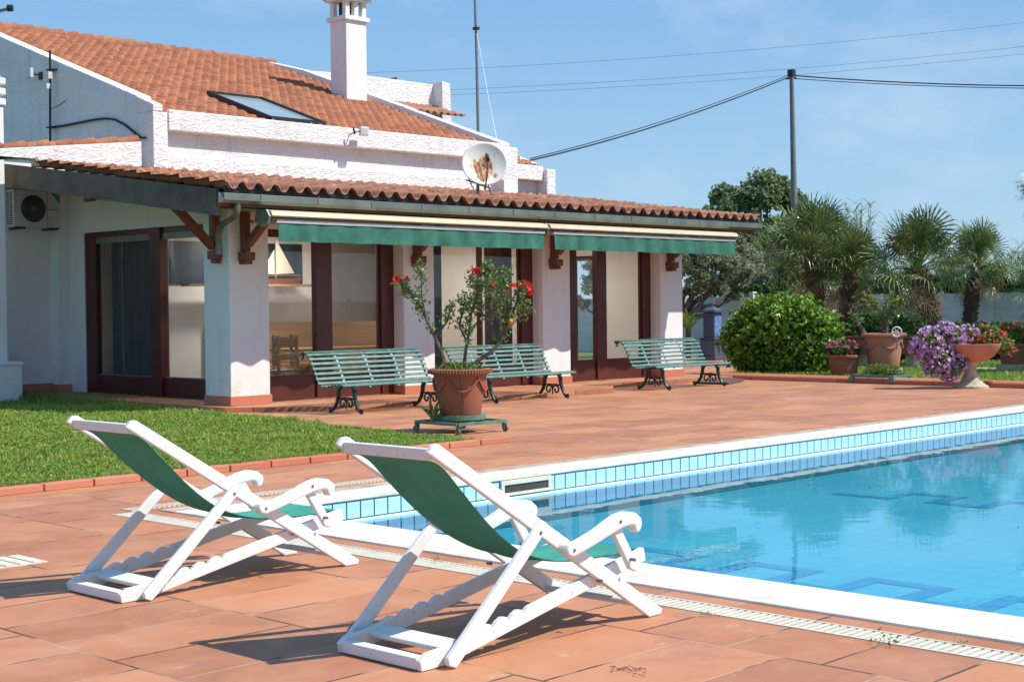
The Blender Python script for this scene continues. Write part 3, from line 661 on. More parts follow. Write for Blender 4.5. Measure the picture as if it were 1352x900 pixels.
# skylight
def onroof(u, v, dz=0):
    d = ray(u, v); t = (4.95+dz-(ms+.015)*(uy-.05)-EYE)/(d[2]-(ms+.015)*d[1]); return _C+t*d
rf = lambda x, y, dz: (x, y, 4.885+ms*(y-uy-.075)+dz)
sx0, sx1, sy0, sy1 = 17.25, 18.55, 22.75, 24.75
m = MB()
for (xa, ya, xb, yb_) in ((sx0, sy0, sx0, sy1), (sx1, sy0, sx1, sy1), (sx0, sy0, sx1, sy0), (sx0, sy1, sx1, sy1)): m.beam(rf(xa, ya, .07), rf(xb, yb_, .07), .07, .09)
so_ = m.build('skylight_frame', 'black', V_)
m = MB(); m.add([rf(sx0, sy0, .075), rf(sx1, sy0, .075), rf(sx1, sy1, .075), rf(sx0, sy1, .075)], [(0, 1, 2, 3)]); m.build('pane', 'skylight', so_)
m = MB(); m.beam(rf(sx1+.08, sy0+.1, .05), rf(sx1+.08, sy1-.1, .05), .09, .03); m.build('flashing', 'lead', so_)
# chimney (x 22.5.. y 26.2..)
c0 = PD(457, 120, 33.6); cx0, cy0 = float(PY(457, 60, 26.3)[0]), 26.3
wR = float(PY(484, 60, 26.3)[0]) - cx0; wL = float(PX(436, 60, cx0)[1]) - cy0
zt_ = float(PY(457, 24, 26.3)[2]); 
m = MB(); m.box(cx0, cx0+wR, cy0, cy0+wL, 5.2, zt_); ch = m.build('chimney', 'wall', V_, bevel=.015)
m = MB(); m.box(cx0-.06, cx0+wR+.06, cy0-.06, cy0+wL+.06, zt_-.03, zt_+.07)
hh = .42
for a, b in ((0, 0), (1, 0), (0, 1), (1, 1)):
    xx = cx0+.0+a*(wR-.12); yy = cy0+.0+b*(wL-.12); m.box(xx, xx+.12, yy, yy+.12, zt_+.071, zt_+hh)
m.box(cx0+wR*.42, cx0+wR*.42+.12, cy0+.0, cy0+.12, zt_+.071, zt_+hh); cc_ = MB(); cc_.box(cx0+.16, cx0+wR*.36, cy0+.14, cy0+wL-.13, zt_+.071, zt_+hh-.002); cc_.box(cx0+wR*.62, cx0+wR-.13, cy0+.14, cy0+wL-.13, zt_+.071, zt_+hh-.002)
m.box(cx0-.09, cx0+wR+.09, cy0-.09, cy0+wL+.09, zt_+hh, zt_+hh+.06); m.build('cap', 'wall', ch, bevel=.01); cc_.build('cap_shade_core', 'fascia', ch)  # dark inner blocks paint the shade inside the cap openings
V, F = roof_surface(cx0-.15, cx0+wR+.15, cy0-.15, cy0+wL*.5, zt_+hh+.07, .35, .2, .3, .03, .02); fastmesh('cap_tiles', V, F, 'tile_low', ch, True)
V[:, 1] = 2*(cy0+wL*.5)-V[:, 1]; fastmesh('cap_tiles', V, F[:, ::-1], 'tile_low', ch, True)
# rear dormer parapet
b0 = PD(484, 103, 38); b1 = PD(580, 117, 38)
m = MB(); DX, DY = 24.2, 30.6
def P3(u, v): return PY(u, v, DY)
a, b, c_, d_ = P3(470, 98), P3(573, 112), P3(583, 112), P3(588, 175)
m.prism([(float(a[0]), 5.2), (float(a[0]), float(a[2])), (float(b[0]), float(b[2])), (float(b[0]), 5.2)], DY, DY+.3, 'xz')
m.prism([(float(b[0])-.02, 4.6), (float(b[0])-.02, float(b[2])+.06), (float(c_[0])+.0, float(c_[2])), (float(d_[0]), 4.6)], DY-.35, DY+.35, 'xz')
m.prism([(float(P3(402, 93)[0]), 5.2), (float(P3(402, 93)[0]), float(P3(402, 93)[2])), (float(a[0]), float(a[2])), (float(a[0]), 5.2)], DY, DY+.3, 'xz')
m.build('rear_wall', 'stucco', V_, bevel=.02)
V, F = roof_surface(float(P3(500, 130)[0]), float(P3(573, 140)[0]), DY-1.4, DY-.02, float(P3(540, 141)[2])-.35, .3, .25, .4, .04, .03); fastmesh('dormer_roof_tiles', V, F, 'tile_low', V_, True)
MB().box(float(P3(505, 150)[0]), float(b[0]), DY-1.1, DY-.9, 4.8, float(P3(540, 150)[2])-.42).build('dormer_front', 'strip', V_)
rt = P3(556, 106); m = MB(); m.prism([(float(rt[0])-.5, float(a[2])-.35), (float(rt[0])-.35, float(rt[2])+.12), (float(rt[0])+.5, float(rt[2])-.12), (float(rt[0])+.5, float(rt[2])-.5)], DY+.6, DY+.9, 'xz'); m.build('dormer_gable', 'strip', V_)
# low parapet with cap tiles, in front of the gable
pa, pb = PY(2, 196, 22.35), PY(187, 187, 22.35)
m = MB(); x_a, z_a, x_b, z_b = float(pa[0])-2.5, float(pa[2])-.31, float(pb[0]), float(pb[2])
sl2 = (z_b-float(pa[2]))/(x_b-float(pa[0])); z_a = float(pa[2])-2.5*sl2
m.prism([(x_a, 3.96), (x_a, z_a), (x_b, z_b), (x_b, 3.86), (12.26, 3.86), (12.26, 3.96)], 22.35, 22.6, 'xz'); m.build('wall', 'stucco', V_, bevel=.015)
m = MB(); x = x_b-.02; k = 0
while x > x_a+.4:
    L0 = .46; z1, z0 = z_a+(x-x_a)*sl2, z_a+(x-L0-x_a)*sl2; m.tube([(x-L0, 22.47, z0+.0), (x, 22.47, z1+.025)], [.075, .10], 10); x -= .42
m.build('cap_tiles', 'tile_main', V_, smooth=True)

# ------------------------------------------------------------------ things fixed to the villa
def awning(x0, x1, label):
    t = thing('awning', (x0, 18.2, 2.9), label, 'awning', 'awnings over the porch windows')
    m = MB(); m.prism([(16.96, 2.795), (16.93, 2.81), (16.96, 2.875), (17.05, 2.895), (18.15, 3.0), (18.15, 2.96), (17.12, 2.86), (17.02, 2.795)], x0, x1, 'yz'); m.build('hood', 'cream', t, bevel=.004)
    m = MB(); m.box(x0+.02, x1-.02, 16.965, 17.0, 2.775, 2.797); m.build('piping', 'black', t)
    m = MB(); m.prism([(16.985, 2.712), (16.98, 2.755), (17.04, 2.77), (17.09, 2.755), (17.09, 2.712)], x0+.12, x1-.02, 'yz'); m.build('front_bar', 'alu', t, bevel=.004)
    # rippled valance
    n = int((x1-x0)/.03); xs = np.linspace(x0+.15, x1-.03, n); Vv = []
    for j, z in enumerate((2.712, 2.63, 2.54, 2.455)):
        yy = 17.0 + .026*(j/3+.12)*np.sin(xs*11+1.2*np.sin(xs*2.3)) + .006*np.sin(xs*23)*(j/3)
        Vv.append(np.stack([xs, yy, np.full_like(xs, z)+.004*np.sin(xs*9)*(j == 3)], 1))
    Vv = np.concatenate(Vv); Vb = Vv+np.array([0, .006, 0]); a = np.array([[j*n+k for k in range(n-1)] for j in range(3)]).ravel(); Fv = np.stack([a, a+1, a+n+1, a+n], 1)
    fastmesh('valance', np.concatenate([Vv, Vb]), np.concatenate([Fv, Fv[:, ::-1]+len(Vv)]), 'awn', t, True)
    for xx in (x0+.5, x1-.6): m = MB(); m.beam((xx, 17.06, 2.735), (xx+.35, 17.6, 2.76), .05, .05); m.beam((xx+.35, 17.6, 2.76), (xx, 18.15, 2.80), .05, .05); m.build('folding_arm', 'alu', t)
    m = MB(); m.prism([(16.99, 2.69), (16.95, 2.80), (17.02, 2.90), (17.25, 2.90), (17.3, 2.75), (17.15, 2.66)], x0-.045, x0-.003, 'yz'); m.build('end_plate', 'gutter', t, bevel=.006)
    return t
awning(12.85, 18.60, 'long retracted awning with green valance over the left porch windows')
awning(18.68, 24.12, 'retracted green awning over the right half of the porch, farther from the camera')

ac = thing('air_conditioner', (13.1, 24.0, 2.93), 'cream outdoor air conditioning unit on the white wall under the roof edge', 'air conditioner')
m = MB(); m.box(12.66, 13.54, 23.96, 24.24, 2.96, 3.60); m.build('casing', 'plastic', ac, bevel=.012)
fc = Vector((13.03, 23.955, 3.28))
def disc(m, c, r0, r1, n=40, y=0, th=.006):
    vs_ = []; fs = []
    for k in range(n):
        t = 2*math.pi*k/n
        for r in (r0, r1): vs_.append((c[0]+r*math.cos(t), c[1]+y, c[2]+r*math.sin(t)))
    for k in range(n): a = 2*k; b = 2*((k+1) % n); fs.append((a, a+1, b+1, b))
    m.add(vs_, fs)
m = MB(); disc(m, fc, .0005, .235); fan = m.build('fan_opening', 'darkfan', ac)
m = MB()
for r in np.linspace(.04, .235, 9):
    m.tube([(fc.x+r*math.cos(t), fc.y-.012, fc.z+r*math.sin(t)) for t in np.linspace(0, 2*math.pi, 41)], .0022, 4, False)
for k in range(12):
    t = 2*math.pi*k/12; m.tube([(fc.x+.04*math.cos(t), fc.y-.014, fc.z+.04*math.sin(t)), (fc.x+.238*math.cos(t), fc.y-.014, fc.z+.238*math.sin(t))], .0035, 4)
disc(m, fc, .0005, .045, y=-.018); m.build('guard', 'gutter', ac)
m = MB()
for j in range(17):
    for k in range(2): m.box(12.652, 12.661, 23.985+k*.12, 24.075+k*.12, 3.0+j*.034, 3.018+j*.034)
m.build('grille', 'black', ac)
m = MB(); m.prism([(13.36, 3.585), (13.40, 3.585), (13.535, 3.44), (13.535, 3.40)], 23.952, 23.959, 'xz'); m.prism([(13.42, 3.585), (13.455, 3.585), (13.535, 3.50), (13.535, 3.462)], 23.952, 23.959, 'xz'); m.build('stripe', 'teal', ac)
m = MB()
for k in range(9): m.box(13.30+k*.022, 13.315+k*.022, 23.953, 23.959, 3.262, 3.282)
m.build('lettering', 'redink', ac)
MB().box(13.293, 13.298, 23.952, 23.959, 2.98, 3.59).build('panel_joint', 'lead', ac)
for q in (12.77, 13.40): m = MB(); m.box(q-.02, q+.02, 23.94, 24.3, 2.92, 2.95); m.box(q-.1, q+.1, 23.93, 23.96, 2.925, 2.955); m.build('bracket', 'black', ac)

# satellite dish
dc = PD(640, 216, 26.6); dt = thing('satellite_dish', (float(dc[0]), float(dc[1])+.2, 3.45), 'round satellite dish streaked with rust standing on the low tiled roof', 'satellite dish')
dn = Vector((-.60, -.77, .22)).normalized(); q = dn.to_track_quat('-Y', 'Z')
def dishmesh():
    V = []; F = []; R0 = .415; nr, na = 12, 48
    for i in range(nr+1):
        r = R0*i/nr
        for k in range(na): t = 2*math.pi*k/na; V.append((r*math.cos(t), .10*(1-(r/R0)**2), r*math.sin(t)*.97))
    for i in range(nr):
        for k in range(na): F.append((i*na+k, i*na+(k+1) % na, (i+1)*na+(k+1) % na, (i+1)*na+k))
    return V, F
Vd, Fd = dishmesh()
me = bpy.data.meshes.new('reflector'); me.from_pydata(Vd, [], Fd); me.materials.append(M_['dish'])
for p in me.polygons: p.use_smooth = True
do = bpy.data.objects.new('reflector', me); C.objects.link(do); do.parent = dt; do.location = Vector(dc) - dt.location; do.rotation_mode = 'QUATERNION'; do.rotation_quaternion = q
sm = do.modifiers.new('solid', 'SOLIDIFY'); sm.thickness = .012
dcv = Vector(dc); xax = q @ Vector((1, 0, 0)); zax = q @ Vector((0, 0, 1)); fwd = dn
m = MB(); m.tube([dcv - zax*.40 + fwd*.02, dcv - zax*.30 + fwd*.25, dcv - zax*.06 + fwd*.42], .014, 8); m.tube([dcv-zax*.44 - fwd*.1, dcv-zax*.40 + fwd*.03], .02, 8); m.build('arm', 'galv', dt)
m = MB(); m.tube([dcv - zax*.08 + fwd*.44, dcv - zax*.02 + fwd*.36, dcv + zax*.06+fwd*.34], [.035, .04, .03], 10); m.build('receiver', 'black', dt, smooth=True)
m = MB(); bx_ = float(dc[0]); by_ = float(dc[1])+.18
m.tube([(bx_, by_, 3.40), (bx_, by_, float(dc[2]))], .03, 10); m.tube([dcv-xax*.3-zax*.2-fwd*.12, (bx_-.28, by_-.25, 3.45)], .012, 6); m.tube([dcv+xax*.05-zax*.3-fwd*.12, (bx_+.1, by_-.25, 3.45)], .012, 6); m.tube([dcv-fwd*.1, (bx_, by_, float(dc[2]))], .03, 8)
m.tube([dcv-xax*.34-zax*.27-fwd*.1, dcv+xax*.1-zax*.43-fwd*.1], .014, 6)
m.build('mount', 'galv', dt)
# box beside the dish on the roof
pb_ = PY(668, 246, 21.6); m = MB(); X, Z_ = float(pb_[0]), 3.7; m.box(X-.16, X+.22, 21.5, 21.9, Z_-.15, Z_+.42); tag(m.build('vent_box', 'wall', bevel=.01), 'small grey plastered vent box on the low roof right of the dish', 'vent')

# masts and lamps
def mast(u, vtop, vbot, x=None, y=None, r=.02, name='', label='', cat='antenna'):
    pass
p0 = PX(66, 186, ux0-.12); p1 = PX(66, 67, ux0-.12)
t = thing('roof_antenna', p0, 'dark thin antenna pole clamped to the shaded gable wall', 'antenna')
m = MB(); m.tube([p0-np.array([0, 0, .3]), p1], .022, 8); m.build('pole', 'black', t)
for v in (92, 168): c_ = PX(66, v, ux0-.1); MB().box(float(c_[0])-.03, ux0+.0, float(c_[1])-.1, float(c_[1])+.1, float(c_[2])-.012, float(c_[2])+.012).build('clamp', 'black', t)
m = MB(); c_ = PX(66, 100, ux0-.14); m.box(float(c_[0])-.05, float(c_[0])+.03, float(c_[1])-.03, float(c_[1])+.06, float(c_[2])-.06, float(c_[2])+.07)
m.build('amplifier', 'plastic', t); m = MB(); c_ = PX(64, 114, ux0-.16); m.box(float(c_[0])-.05, float(c_[0])+.03, float(c_[1])-.02, float(c_[1])+.05, float(c_[2])-.05, float(c_[2])+.05); m.build('amplifier', 'plastic', t)
m = MB(); m.tube([PX(68, 144, ux0-.12), PX(80, 138, ux0-.3), PX(88, 132, ux0-.42)], .008, 6); m.build('stub', 'black', t)
m = MB(); pts = [PX(u, v, ux0-.03) for u, v in ((70, 168), (85, 166), (105, 162), (125, 158), (140, 156.5), (152, 158), (165, 165), (176, 174), (186, 182), (192, 182))]
m.tube(pts, .022, 6); tag(m.build('wall_cable', 'cable', smooth=True), 'thick black cable arching across the shaded gable wall', 'cable')
p = PX(39, 97, ux0-.16); t = thing('gable_floodlight', (ux0, p[1], p[2]), 'small pale floodlight mounted high on the shaded gable wall', 'floodlight', 'floodlights on the villa')
m = MB(); m.box(p[0]-.04, p[0]+.03, p[1]-.10, p[1]+.10, p[2]-.09, p[2]+.09); m.build('lamp_head', 'plastic', t, bevel=.01)
m = MB(); m.tube([(p[0]+.03, p[1], p[2]), (ux0, p[1]-.15, p[2]-.04)], .015, 6); m.box(ux0-.03, ux0, p[1]-.2, p[1]-.1, p[2]-.12, p[2]+.02); m.build('arm', 'black', t)
p = PY(480, 174, uy-.22); t = thing('eaves_floodlight', (p[0], uy-.03, p[2]), 'white floodlight on a bracket on the upper eaves band left of the dish', 'floodlight', 'floodlights on the villa')
m = MB(); m.box(p[0]-.10, p[0]+.10, p[1]-.05, p[1]+.03, p[2]-.08, p[2]+.09); m.build('lamp_head', 'white', t, bevel=.015)
m = MB(); m.box(p[0]-.08, p[0]+.08, p[1]-.054, p[1]-.051, p[2]-.06, p[2]+.07); m.build('lens', 'alu', t)
m = MB(); m.tube([(p[0]-.1, p[1], p[2]), (p[0]-.2, p[1]+.02, p[2]-.02), (p[0]-.2, uy-.03, p[2]-.06)], .012, 6); m.tube([(p[0]-.2, p[1]+.02, p[2]-.06), (p[0]-.24, p[1]+.02, p[2]+.06)], .02, 6); m.build('bracket', 'black', t)
# tall mast behind roof with guy cord
mb_ = PX(632, 182, 23.9); mt_ = PX(626, -40, 23.9)
t = thing('roof_mast', mb_, 'tall thin steel mast rising behind the roof parapet, cut by the picture top', 'mast')
m = MB(); m.tube([mb_-np.array([0, 0, 1.0]), mb_*.55+mt_*.45, mt_], [.035, .03, .026], 8); m.build('pole', 'galv', t)
m = MB(); c_ = PX(628, 38, 23.9); m.box(c_[0]-.05, c_[0]+.05, c_[1]-.08, c_[1]+.05, c_[2]-.03, c_[2]+.03); m.build('collar', 'black', t)
m = MB(); m.tube([PX(630, 45, 23.88), PX(645, 130, 23.5), PX(657, 190, 23.3)], .007, 5); m.build('guy_cord', 'whitecable', t)

# white outdoor chimney at the left edge
t = thing('oven_chimney', (11.7, 23.2, 0), 'slim white masonry flue with stepped top at the left picture edge', 'chimney')
m = MB(); m.box(11.5, 12.0, 22.98, 23.48, 0, 4.85); m.build('shaft', 'wall', t, bevel=.01)
m = MB()
for k in range(3): m.box(11.48, 12.04, 22.95, 23.5, 4.87+k*.17, 4.99+k*.17); m.box(11.52, 11.98, 23.0, 23.46, 4.99+k*.17, 5.04+k*.17)
m.build('cap', 'wall', t, bevel=.03)
m = MB(); m.box(11.35, 12.1, 22.7, 23.6, 0, .62); m.box(11.33, 12.12, 22.68, 23.62, .62, .68); m.build('plinth', 'wall', t, bevel=.01)
e_ = PD(15, 11, 23.5); t = thing('boom_antenna', (11.7, 23.3, 5.4), 'grey horizontal antenna boom with dark tip poking in at the top left corner', 'antenna')
m = MB(); m.tube([(11.6, 23.4, 5.3), (11.6, 23.4, e_[2])], .02, 8); m.tube([(11.55, 23.4, e_[2]), tuple(e_)], .028, 8); m.build('boom', 'galv', t)
m = MB(); m.tube([e_-_R*.06, e_+_R*.02], .055, 10); m.build('tip', 'black', t)

# ------------------------------------------------------------------ inside the porch room
def rchair(x, y, label, rot=0):
    t = thing('wooden_chair', (x, y, zF), label, 'chair', 'wooden chairs inside the room')
    m = MB(); m.box(x-.2, x+.2, y-.2, y+.2, zF+.43, zF+.46); m.build('seat', 'pine', t)
    for a in (-1, 1):
        for b in (-1, 1): MB().box(x+a*.18-.02, x+a*.18+.02, y+b*.18-.02, y+b*.18+.02, zF+.013, zF+.43).build('leg', 'pine', t)
    m = MB()
    for a in (-1, 1): m.box(x+a*.18-.02, x+a*.18+.02, y-.2, y-.16, zF+.46, zF+1.0)
    m.box(x-.16, x+.16, y-.19, y-.17, zF+.82, zF+.96); m.box(x-.16, x+.16, y-.19, y-.17, zF+.62, zF+.68); m.build('backrest', 'pine', t)
rchair(14.62, 19.1, 'pine chair seen through the first window, left one against the glass'); rchair(15.02, 19.75, 'pine chair seen through the first window, beside the bench')
t = thing('dining_bench', (16.0, 21.0, zF), 'long pine settle seen through the first window by the beige wall', 'settle')
m = MB(); m.box(14.7, 18.6, 21.2, 21.25, zF+.45, zF+1.18); m.build('backrest', 'pine', t)
m = MB(); m.box(14.7, 18.6, 20.75, 21.19, zF+.42, zF+.46); m.build('seat', 'pine', t)
for x in (14.8, 16.6, 18.5): MB().box(x-.03, x+.03, 20.8, 21.2, zF+.013, zF+.42).build('leg', 'pine', t)
t = thing('dining_table', (16.6, 19.9, zF), 'pale pine dining table seen through the first window', 'table')
m = MB(); m.box(15.3, 17.6, 19.6, 20.35, zF+.72, zF+.76); m.build('tabletop', 'pine', t, bevel=.005)
for x in (15.4, 17.5):
    for y in (19.7, 20.25): MB().box(x-.035, x+.035, y-.035, y+.035, zF+.013, zF+.72).build('leg', 'pine', t)
# screen wall carrying the model boat
m = MB(); m.box(14.001, 17.3, 21.30, 21.42, zF+.013, 2.86); m.build('partition_wall', 'inner', V_)
sy_ = 20.9
pS = PY(385, 376, sy_); pA = PY(372, 318, sy_)
m = MB(); m.box(14.05, float(PY(418, 376, sy_)[0]), sy_-.12, sy_+.12, float(pS[2])-.03, float(pS[2])+.01); tag(m.build('wall_shelf', 'pine'), 'narrow pine shelf under the model sailing boat', 'shelf')
m = MB(); m.box(14.02, float(PY(398, 340, 21.29)[0]), 21.27, 21.295, 1.92, 2.65); tag(m.build('dark_picture', 'seablue'), 'dark panel on the wall behind the model boat', 'panel')
m = MB(); t = thing('model_boat', (float(pS[0]), sy_, float(pS[2])+.01), 'model sailing boat with cream sails on the shelf behind the first window', 'model boat')
zz = float(pS[2])+.012; bx0 = float(PY(354, 370, sy_)[0])-.25; bx1 = float(PY(398, 370, sy_)[0])
m.prism([(bx0, zz+.12), (bx0+.08, zz), (bx1-.12, zz), (bx1, zz+.13), (bx1-.1, zz+.1), (bx0+.1, zz+.09)], sy_-.05, sy_+.05, 'xz'); m.build('hull', 'beam', t)
m = MB(); m.tube([(bx0+.42, sy_, zz+.1), (bx0+.42, sy_, zz+.8)], .008, 6); m.tube([(bx0+.1, sy_, zz+.14), (bx1, sy_, zz+.16)], .006, 6); m.build('mast', 'pine', t)
m = MB(); m.prism([(bx0+.41, zz+.17), (bx0+.43, zz+.78), (bx0+.82, zz+.19)], sy_-.003, sy_+.003, 'xz'); m.prism([(bx0+.39, zz+.17), (bx0+.39, zz+.6), (bx0+.1, zz+.18)], sy_-.003, sy_+.003, 'xz'); m.build('sail', 'sail', t)
for (lx, ly, k_) in ((15.5, 20.2, 'first'), (18.9, 20.6, 'middle'), (22.3, 20.6, 'last')):  # fill lamps added to brighten the room beyond what daylight brings
    t = thing('fill_lamp', (lx, ly, 2.86), 'added white ceiling lamp inside the room behind the %s porch window' % k_, 'ceiling lamp', 'fill lamps')
    MB().lathe([(.001, 2.80), (.15, 2.80), (.17, 2.83), (.17, 2.859)], (lx, ly, 0), 24).build('fill_lamp_disc', 'lamp', t, smooth=True)
    la = bpy.data.lights.new('fill_lamp_light', 'AREA'); la.shape = 'DISK'; la.size = .3; la.energy = {'first': 42, 'middle': 20, 'last': 26}[k_]; la.color = (1, .95, .88)
    lo = bpy.data.objects.new('fill_lamp_light', la); C.objects.link(lo); lo.parent = t; lo.location = (0, 0, -.07)
# drapes
def drape(x0, x1, y, mat, label, axis='x', z1=2.8):
    n = int(abs(x1-x0)/.03)+2; s_ = np.linspace(x0, x1, n); wv = .035*np.sin(s_*26)
    m = MB(); vs_ = []
    for z in (zF+.03, z1):
        for a, b in zip(s_, wv): vs_.append((a, y+b, z) if axis == 'x' else (y+b, a, z))
    m.add(vs_, [(k, k+1, n+k+1, n+k) for k in range(n-1)])
    return tag(m.build('window_drape', mat, smooth=True), label, 'curtain', 'drapes inside the windows')
drape(yl(199)+.05, yl(126)-.02, xg+.35, 'curtain', 'dark grey drape behind the left half of the end window', 'y')
drape(float(PY(641, 400, 18.95)[0]), float(PY(676, 400, 18.95)[0]), 18.95, 'browncurtain', 'brown drape behind the middle window')
drape(17.3, 17.42, 18.95, 'browncurtain', 'narrow brown drape at the left of the middle window'); drape(17.9, 18.05, 19.0, 'curtain', 'thin grey drape in the middle window')
# radiator and rail seen through the end window
t = thing('radiator', (14.6, 22.2, zF), 'white ribbed radiator below a wooden rail inside the end window', 'radiator')
m = MB(); 
for k in range(9): m.box(15.6, 15.66, 23.3+k*.09, 23.36+k*.09, zF+.15, zF+.95)
m.build('ribs', 'white', t)
m = MB(); m.box(15.62, 15.65, 23.3, 24.1, zF+.2, zF+.25); m.box(15.62, 15.65, 23.3, 24.1, zF+.85, zF+.9); m.build('pipe', 'white', t)
m = MB(); m.beam((15.4, 22.3, 1.10), (15.4, 24.19, 1.10), .05, .04); tag(m.build('wall_rail', 'beam'), 'brown wooden rail across the beige wall inside the end window', 'rail')

# ------------------------------------------------------------------ deckchairs
def make_deckchair(X0, Y0, label):
    """X0 = rear base edge, Y0 = near side; length runs +x, width +y"""
    t = thing('deckchair', (X0, Y0, 0), label, 'deckchair', 'white framed deckchairs by the pool'); Wd = .665
    def P(x, z): return (X0 + (x-4.13), z)
    def side(y, th, inward=1): return (Y0+y, Y0+y+th) if inward > 0 else (Y0+Wd-y-th, Y0+Wd-y)
    def bar(a, b, h, sd, y, th):
        (x1, z1), (x2, z2) = P(*a), P(*b); d = Vector((x2-x1, z2-z1)).normalized(); n = Vector((-d.y, d.x))*h/2
        poly = [(x1-n.x, z1-n.y), (x2-n.x, z2-n.y), (x2+n.x, z2+n.y), (x1+n.x, z1+n.y)]; y0, y1 = side(y, th, sd); m = MB(); m.prism(poly, y0, y1, 'xz'); return m
    for sd in (1, -1):
        # long rail from head to front foot: cut flat on the floor
        (xa, za), (xb, zb) = P(4.19, .912), P(5.655, 0)
        d = Vector((xb-xa, zb-za)).normalized(); n = Vector((-d.y, d.x))*.030
        y0, y1 = side(.030, .030, sd); m = MB()
        poly = [(xa-n.x*.8, za-n.y*.8), (xb-.055, .002), (xb+.035, .002), (xb+.045, .028), (xa+n.x+.012, za+n.y), (xa+n.x-.02, za+n.y-.006), (xa-.03, za-.01)]
        m.prism(poly, y0, y1, 'xz'); m.build('long_rail', 'white', t, bevel=.006)
        # notched seat rail
        top = [(4.20, .095), (4.30, .10), (4.335, .15), (4.35, .145), (4.355, .115), (4.41, .165), (4.44, .175), (4.47, .165), (4.475, .14), (4.52, .18), (4.555, .195), (4.59, .185), (4.595, .16), (4.64, .205), (4.675, .215), (4.71, .205), (4.715, .185), (4.74, .215), (5.30, .292), (5.60, .345)]
        top = [(4.17, .072), (4.34, .085), (4.39, .105), (4.42, .118), (4.45, .115), (4.452, .088), (4.49, .122), (4.52, .136), (4.55, .132), (4.552, .105), (4.59, .138), (4.62, .152), (4.65, .148), (4.652, .122), (4.69, .155), (4.72, .168), (4.75, .164), (4.752, .142), (4.785, .172), (5.30, .275), (5.60, .335)]
        bot = [(5.615, .27), (5.0, .15), (4.40, .028), (4.30, .004), (4.14, .002), (4.13, .045)]
        y0, y1 = side(.064, .028, sd); m = MB(); m.prism([P(*q) for q in top+bot], y0, y1, 'xz'); m.build('seat_rail', 'white', t, bevel=.004)
        # prop
        (x1, z1), (x2, z2) = P(4.265, .0), P(4.825, .535); d = Vector((x2-x1, z2-z1)).normalized(); n = Vector((-d.y, d.x))*.028
        y0, y1 = side(0, .026, sd); m = MB(); m.prism([(x1+.012, z1+.002), (x1+.045, z1+.03), (x2-n.x, z2-n.y), (x2-n.x*.3+.012, z2-n.y*.3+.016), (x2+n.x*.6, z2+n.y*.6+.012), (x2+n.x, z2+n.y), (x1-.035, z1+.05), (x1-.028, z1+.018)], y0, y1, 'xz')
        m.build('prop', 'white', t, bevel=.005)
        # armrest and its post
        sp = [(4.955, .438), (5.00, .432), (5.08, .452), (5.17, .478), (5.25, .510), (5.32, .532), (5.38, .538), (5.43, .528), (5.468, .500), (5.475, .468), (5.458, .440), (5.432, .430), (5.425, .448), (5.418, .468), (5.39, .474), (5.33, .468), (5.25, .446), (5.16, .420), (5.07, .395), (4.99, .376), (4.955, .382), (4.94, .41)]
        y0, y1 = side(-.032, .06, sd); m = MB(); m.prism([P(*q) for q in sp], y0, y1, 'xz'); ar = m.build('armrest', 'white', t, bevel=.010)
        y0, y1 = side(-.006, .03, sd); (x1, z1), (x2, z2) = P(5.31, .47), P(5.44, .275); d = Vector((x2-x1, z2-z1)).normalized(); n = Vector((-d.y, d.x))*.026
        m = MB(); m.prism([(x1-n.x, z1-n.y), (x2-n.x, z2-n.y), (x2+n.x*0+.02, z2-.03), (x2+n.x, z2+n.y), (x1+n.x, z1+n.y)], y0, y1, 'xz'); m.build('arm_post', 'white', t, bevel=.005)
        # bolts
        for q in ((4.80, .505), (5.17, .245), (5.41, .31), (5.31, .500), (4.985, .408)):
            x, z = P(*q); yy = Y0+(-.036 if q[0] > 4.9 else -.004) if sd > 0 else Y0+Wd+(.036 if q[0] > 4.9 else .004)
            MB().tube([(x, yy, z), (x, yy+.03*sd, z)], .008, 8).build('bolt', 'galv', t)
    def cross(x, z, w_, h, y0=.06, name='crossbar', tilt=0):
        x, z = P(x, z); m = MB(); a = math.radians(tilt); c, s = math.cos(a), math.sin(a)
        poly = [(x+c*i*w_/2-s*j*h/2, z+s*i*w_/2+c*j*h/2) for i, j in ((-1,-1),(1,-1),(1,1),(-1,1))]
        m.prism(poly, Y0+y0, Y0+Wd-y0, 'xz'); return m.build(name, 'white', t, bevel=.005)
    cross(4.200, .892, .026, .050, .061, 'head_bar', 6)
    cross(4.165, .030, .06, .050, .0925); cross(4.345, .068, .10, .022, .027, 'crossbar', 12)
    cross(5.575, .30, .05, .028, .0925, 'front_bar', 12)
    m = MB(); x, z = P(5.50, .115); m.tube([(x, Y0+.061, z-.03), (x, Y0+Wd-.061, z-.03)], .016, 10); m.build('foot_rod', 'white', t, smooth=True)
    # canvas: hangs between head bar and front bar
    prof = [(4.192, .872), (4.198, .862), (4.215, .862), (4.255, .852), (4.31, .815), (4.365, .755), (4.45, .672), (4.56, .570), (4.68, .475), (4.80, .402), (4.92, .352), (5.04, .322), (5.16, .308), (5.28, .303), (5.40, .303), (5.50, .312), (5.56, .322), (5.605, .326), (5.612, .30), (5.60, .282)]
    ys = np.linspace(.095, Wd-.095, 15); V = []
    for i, (a, b) in enumerate(prof):
        x, z = P(a, b); f = min(1, max(0, (i-2)/3))*min(1, max(0, (len(prof)-3-i)/3)) ; pin = .022*math.sin(math.pi*min(1, max(0, (i-2)/(len(prof)-4)))) 
        for y in ys:
            s = (y-Wd/2)/(Wd/2-.095); ed = f*(.010*s*s) ; V.append((x, Y0+Wd/2+s*(Wd/2-.095-pin), z+ed + f*(.0035*math.sin(y*47+i*.7)+.004*math.sin(y*19+i*1.1)+.003*math.sin(y*31-i*.5))))
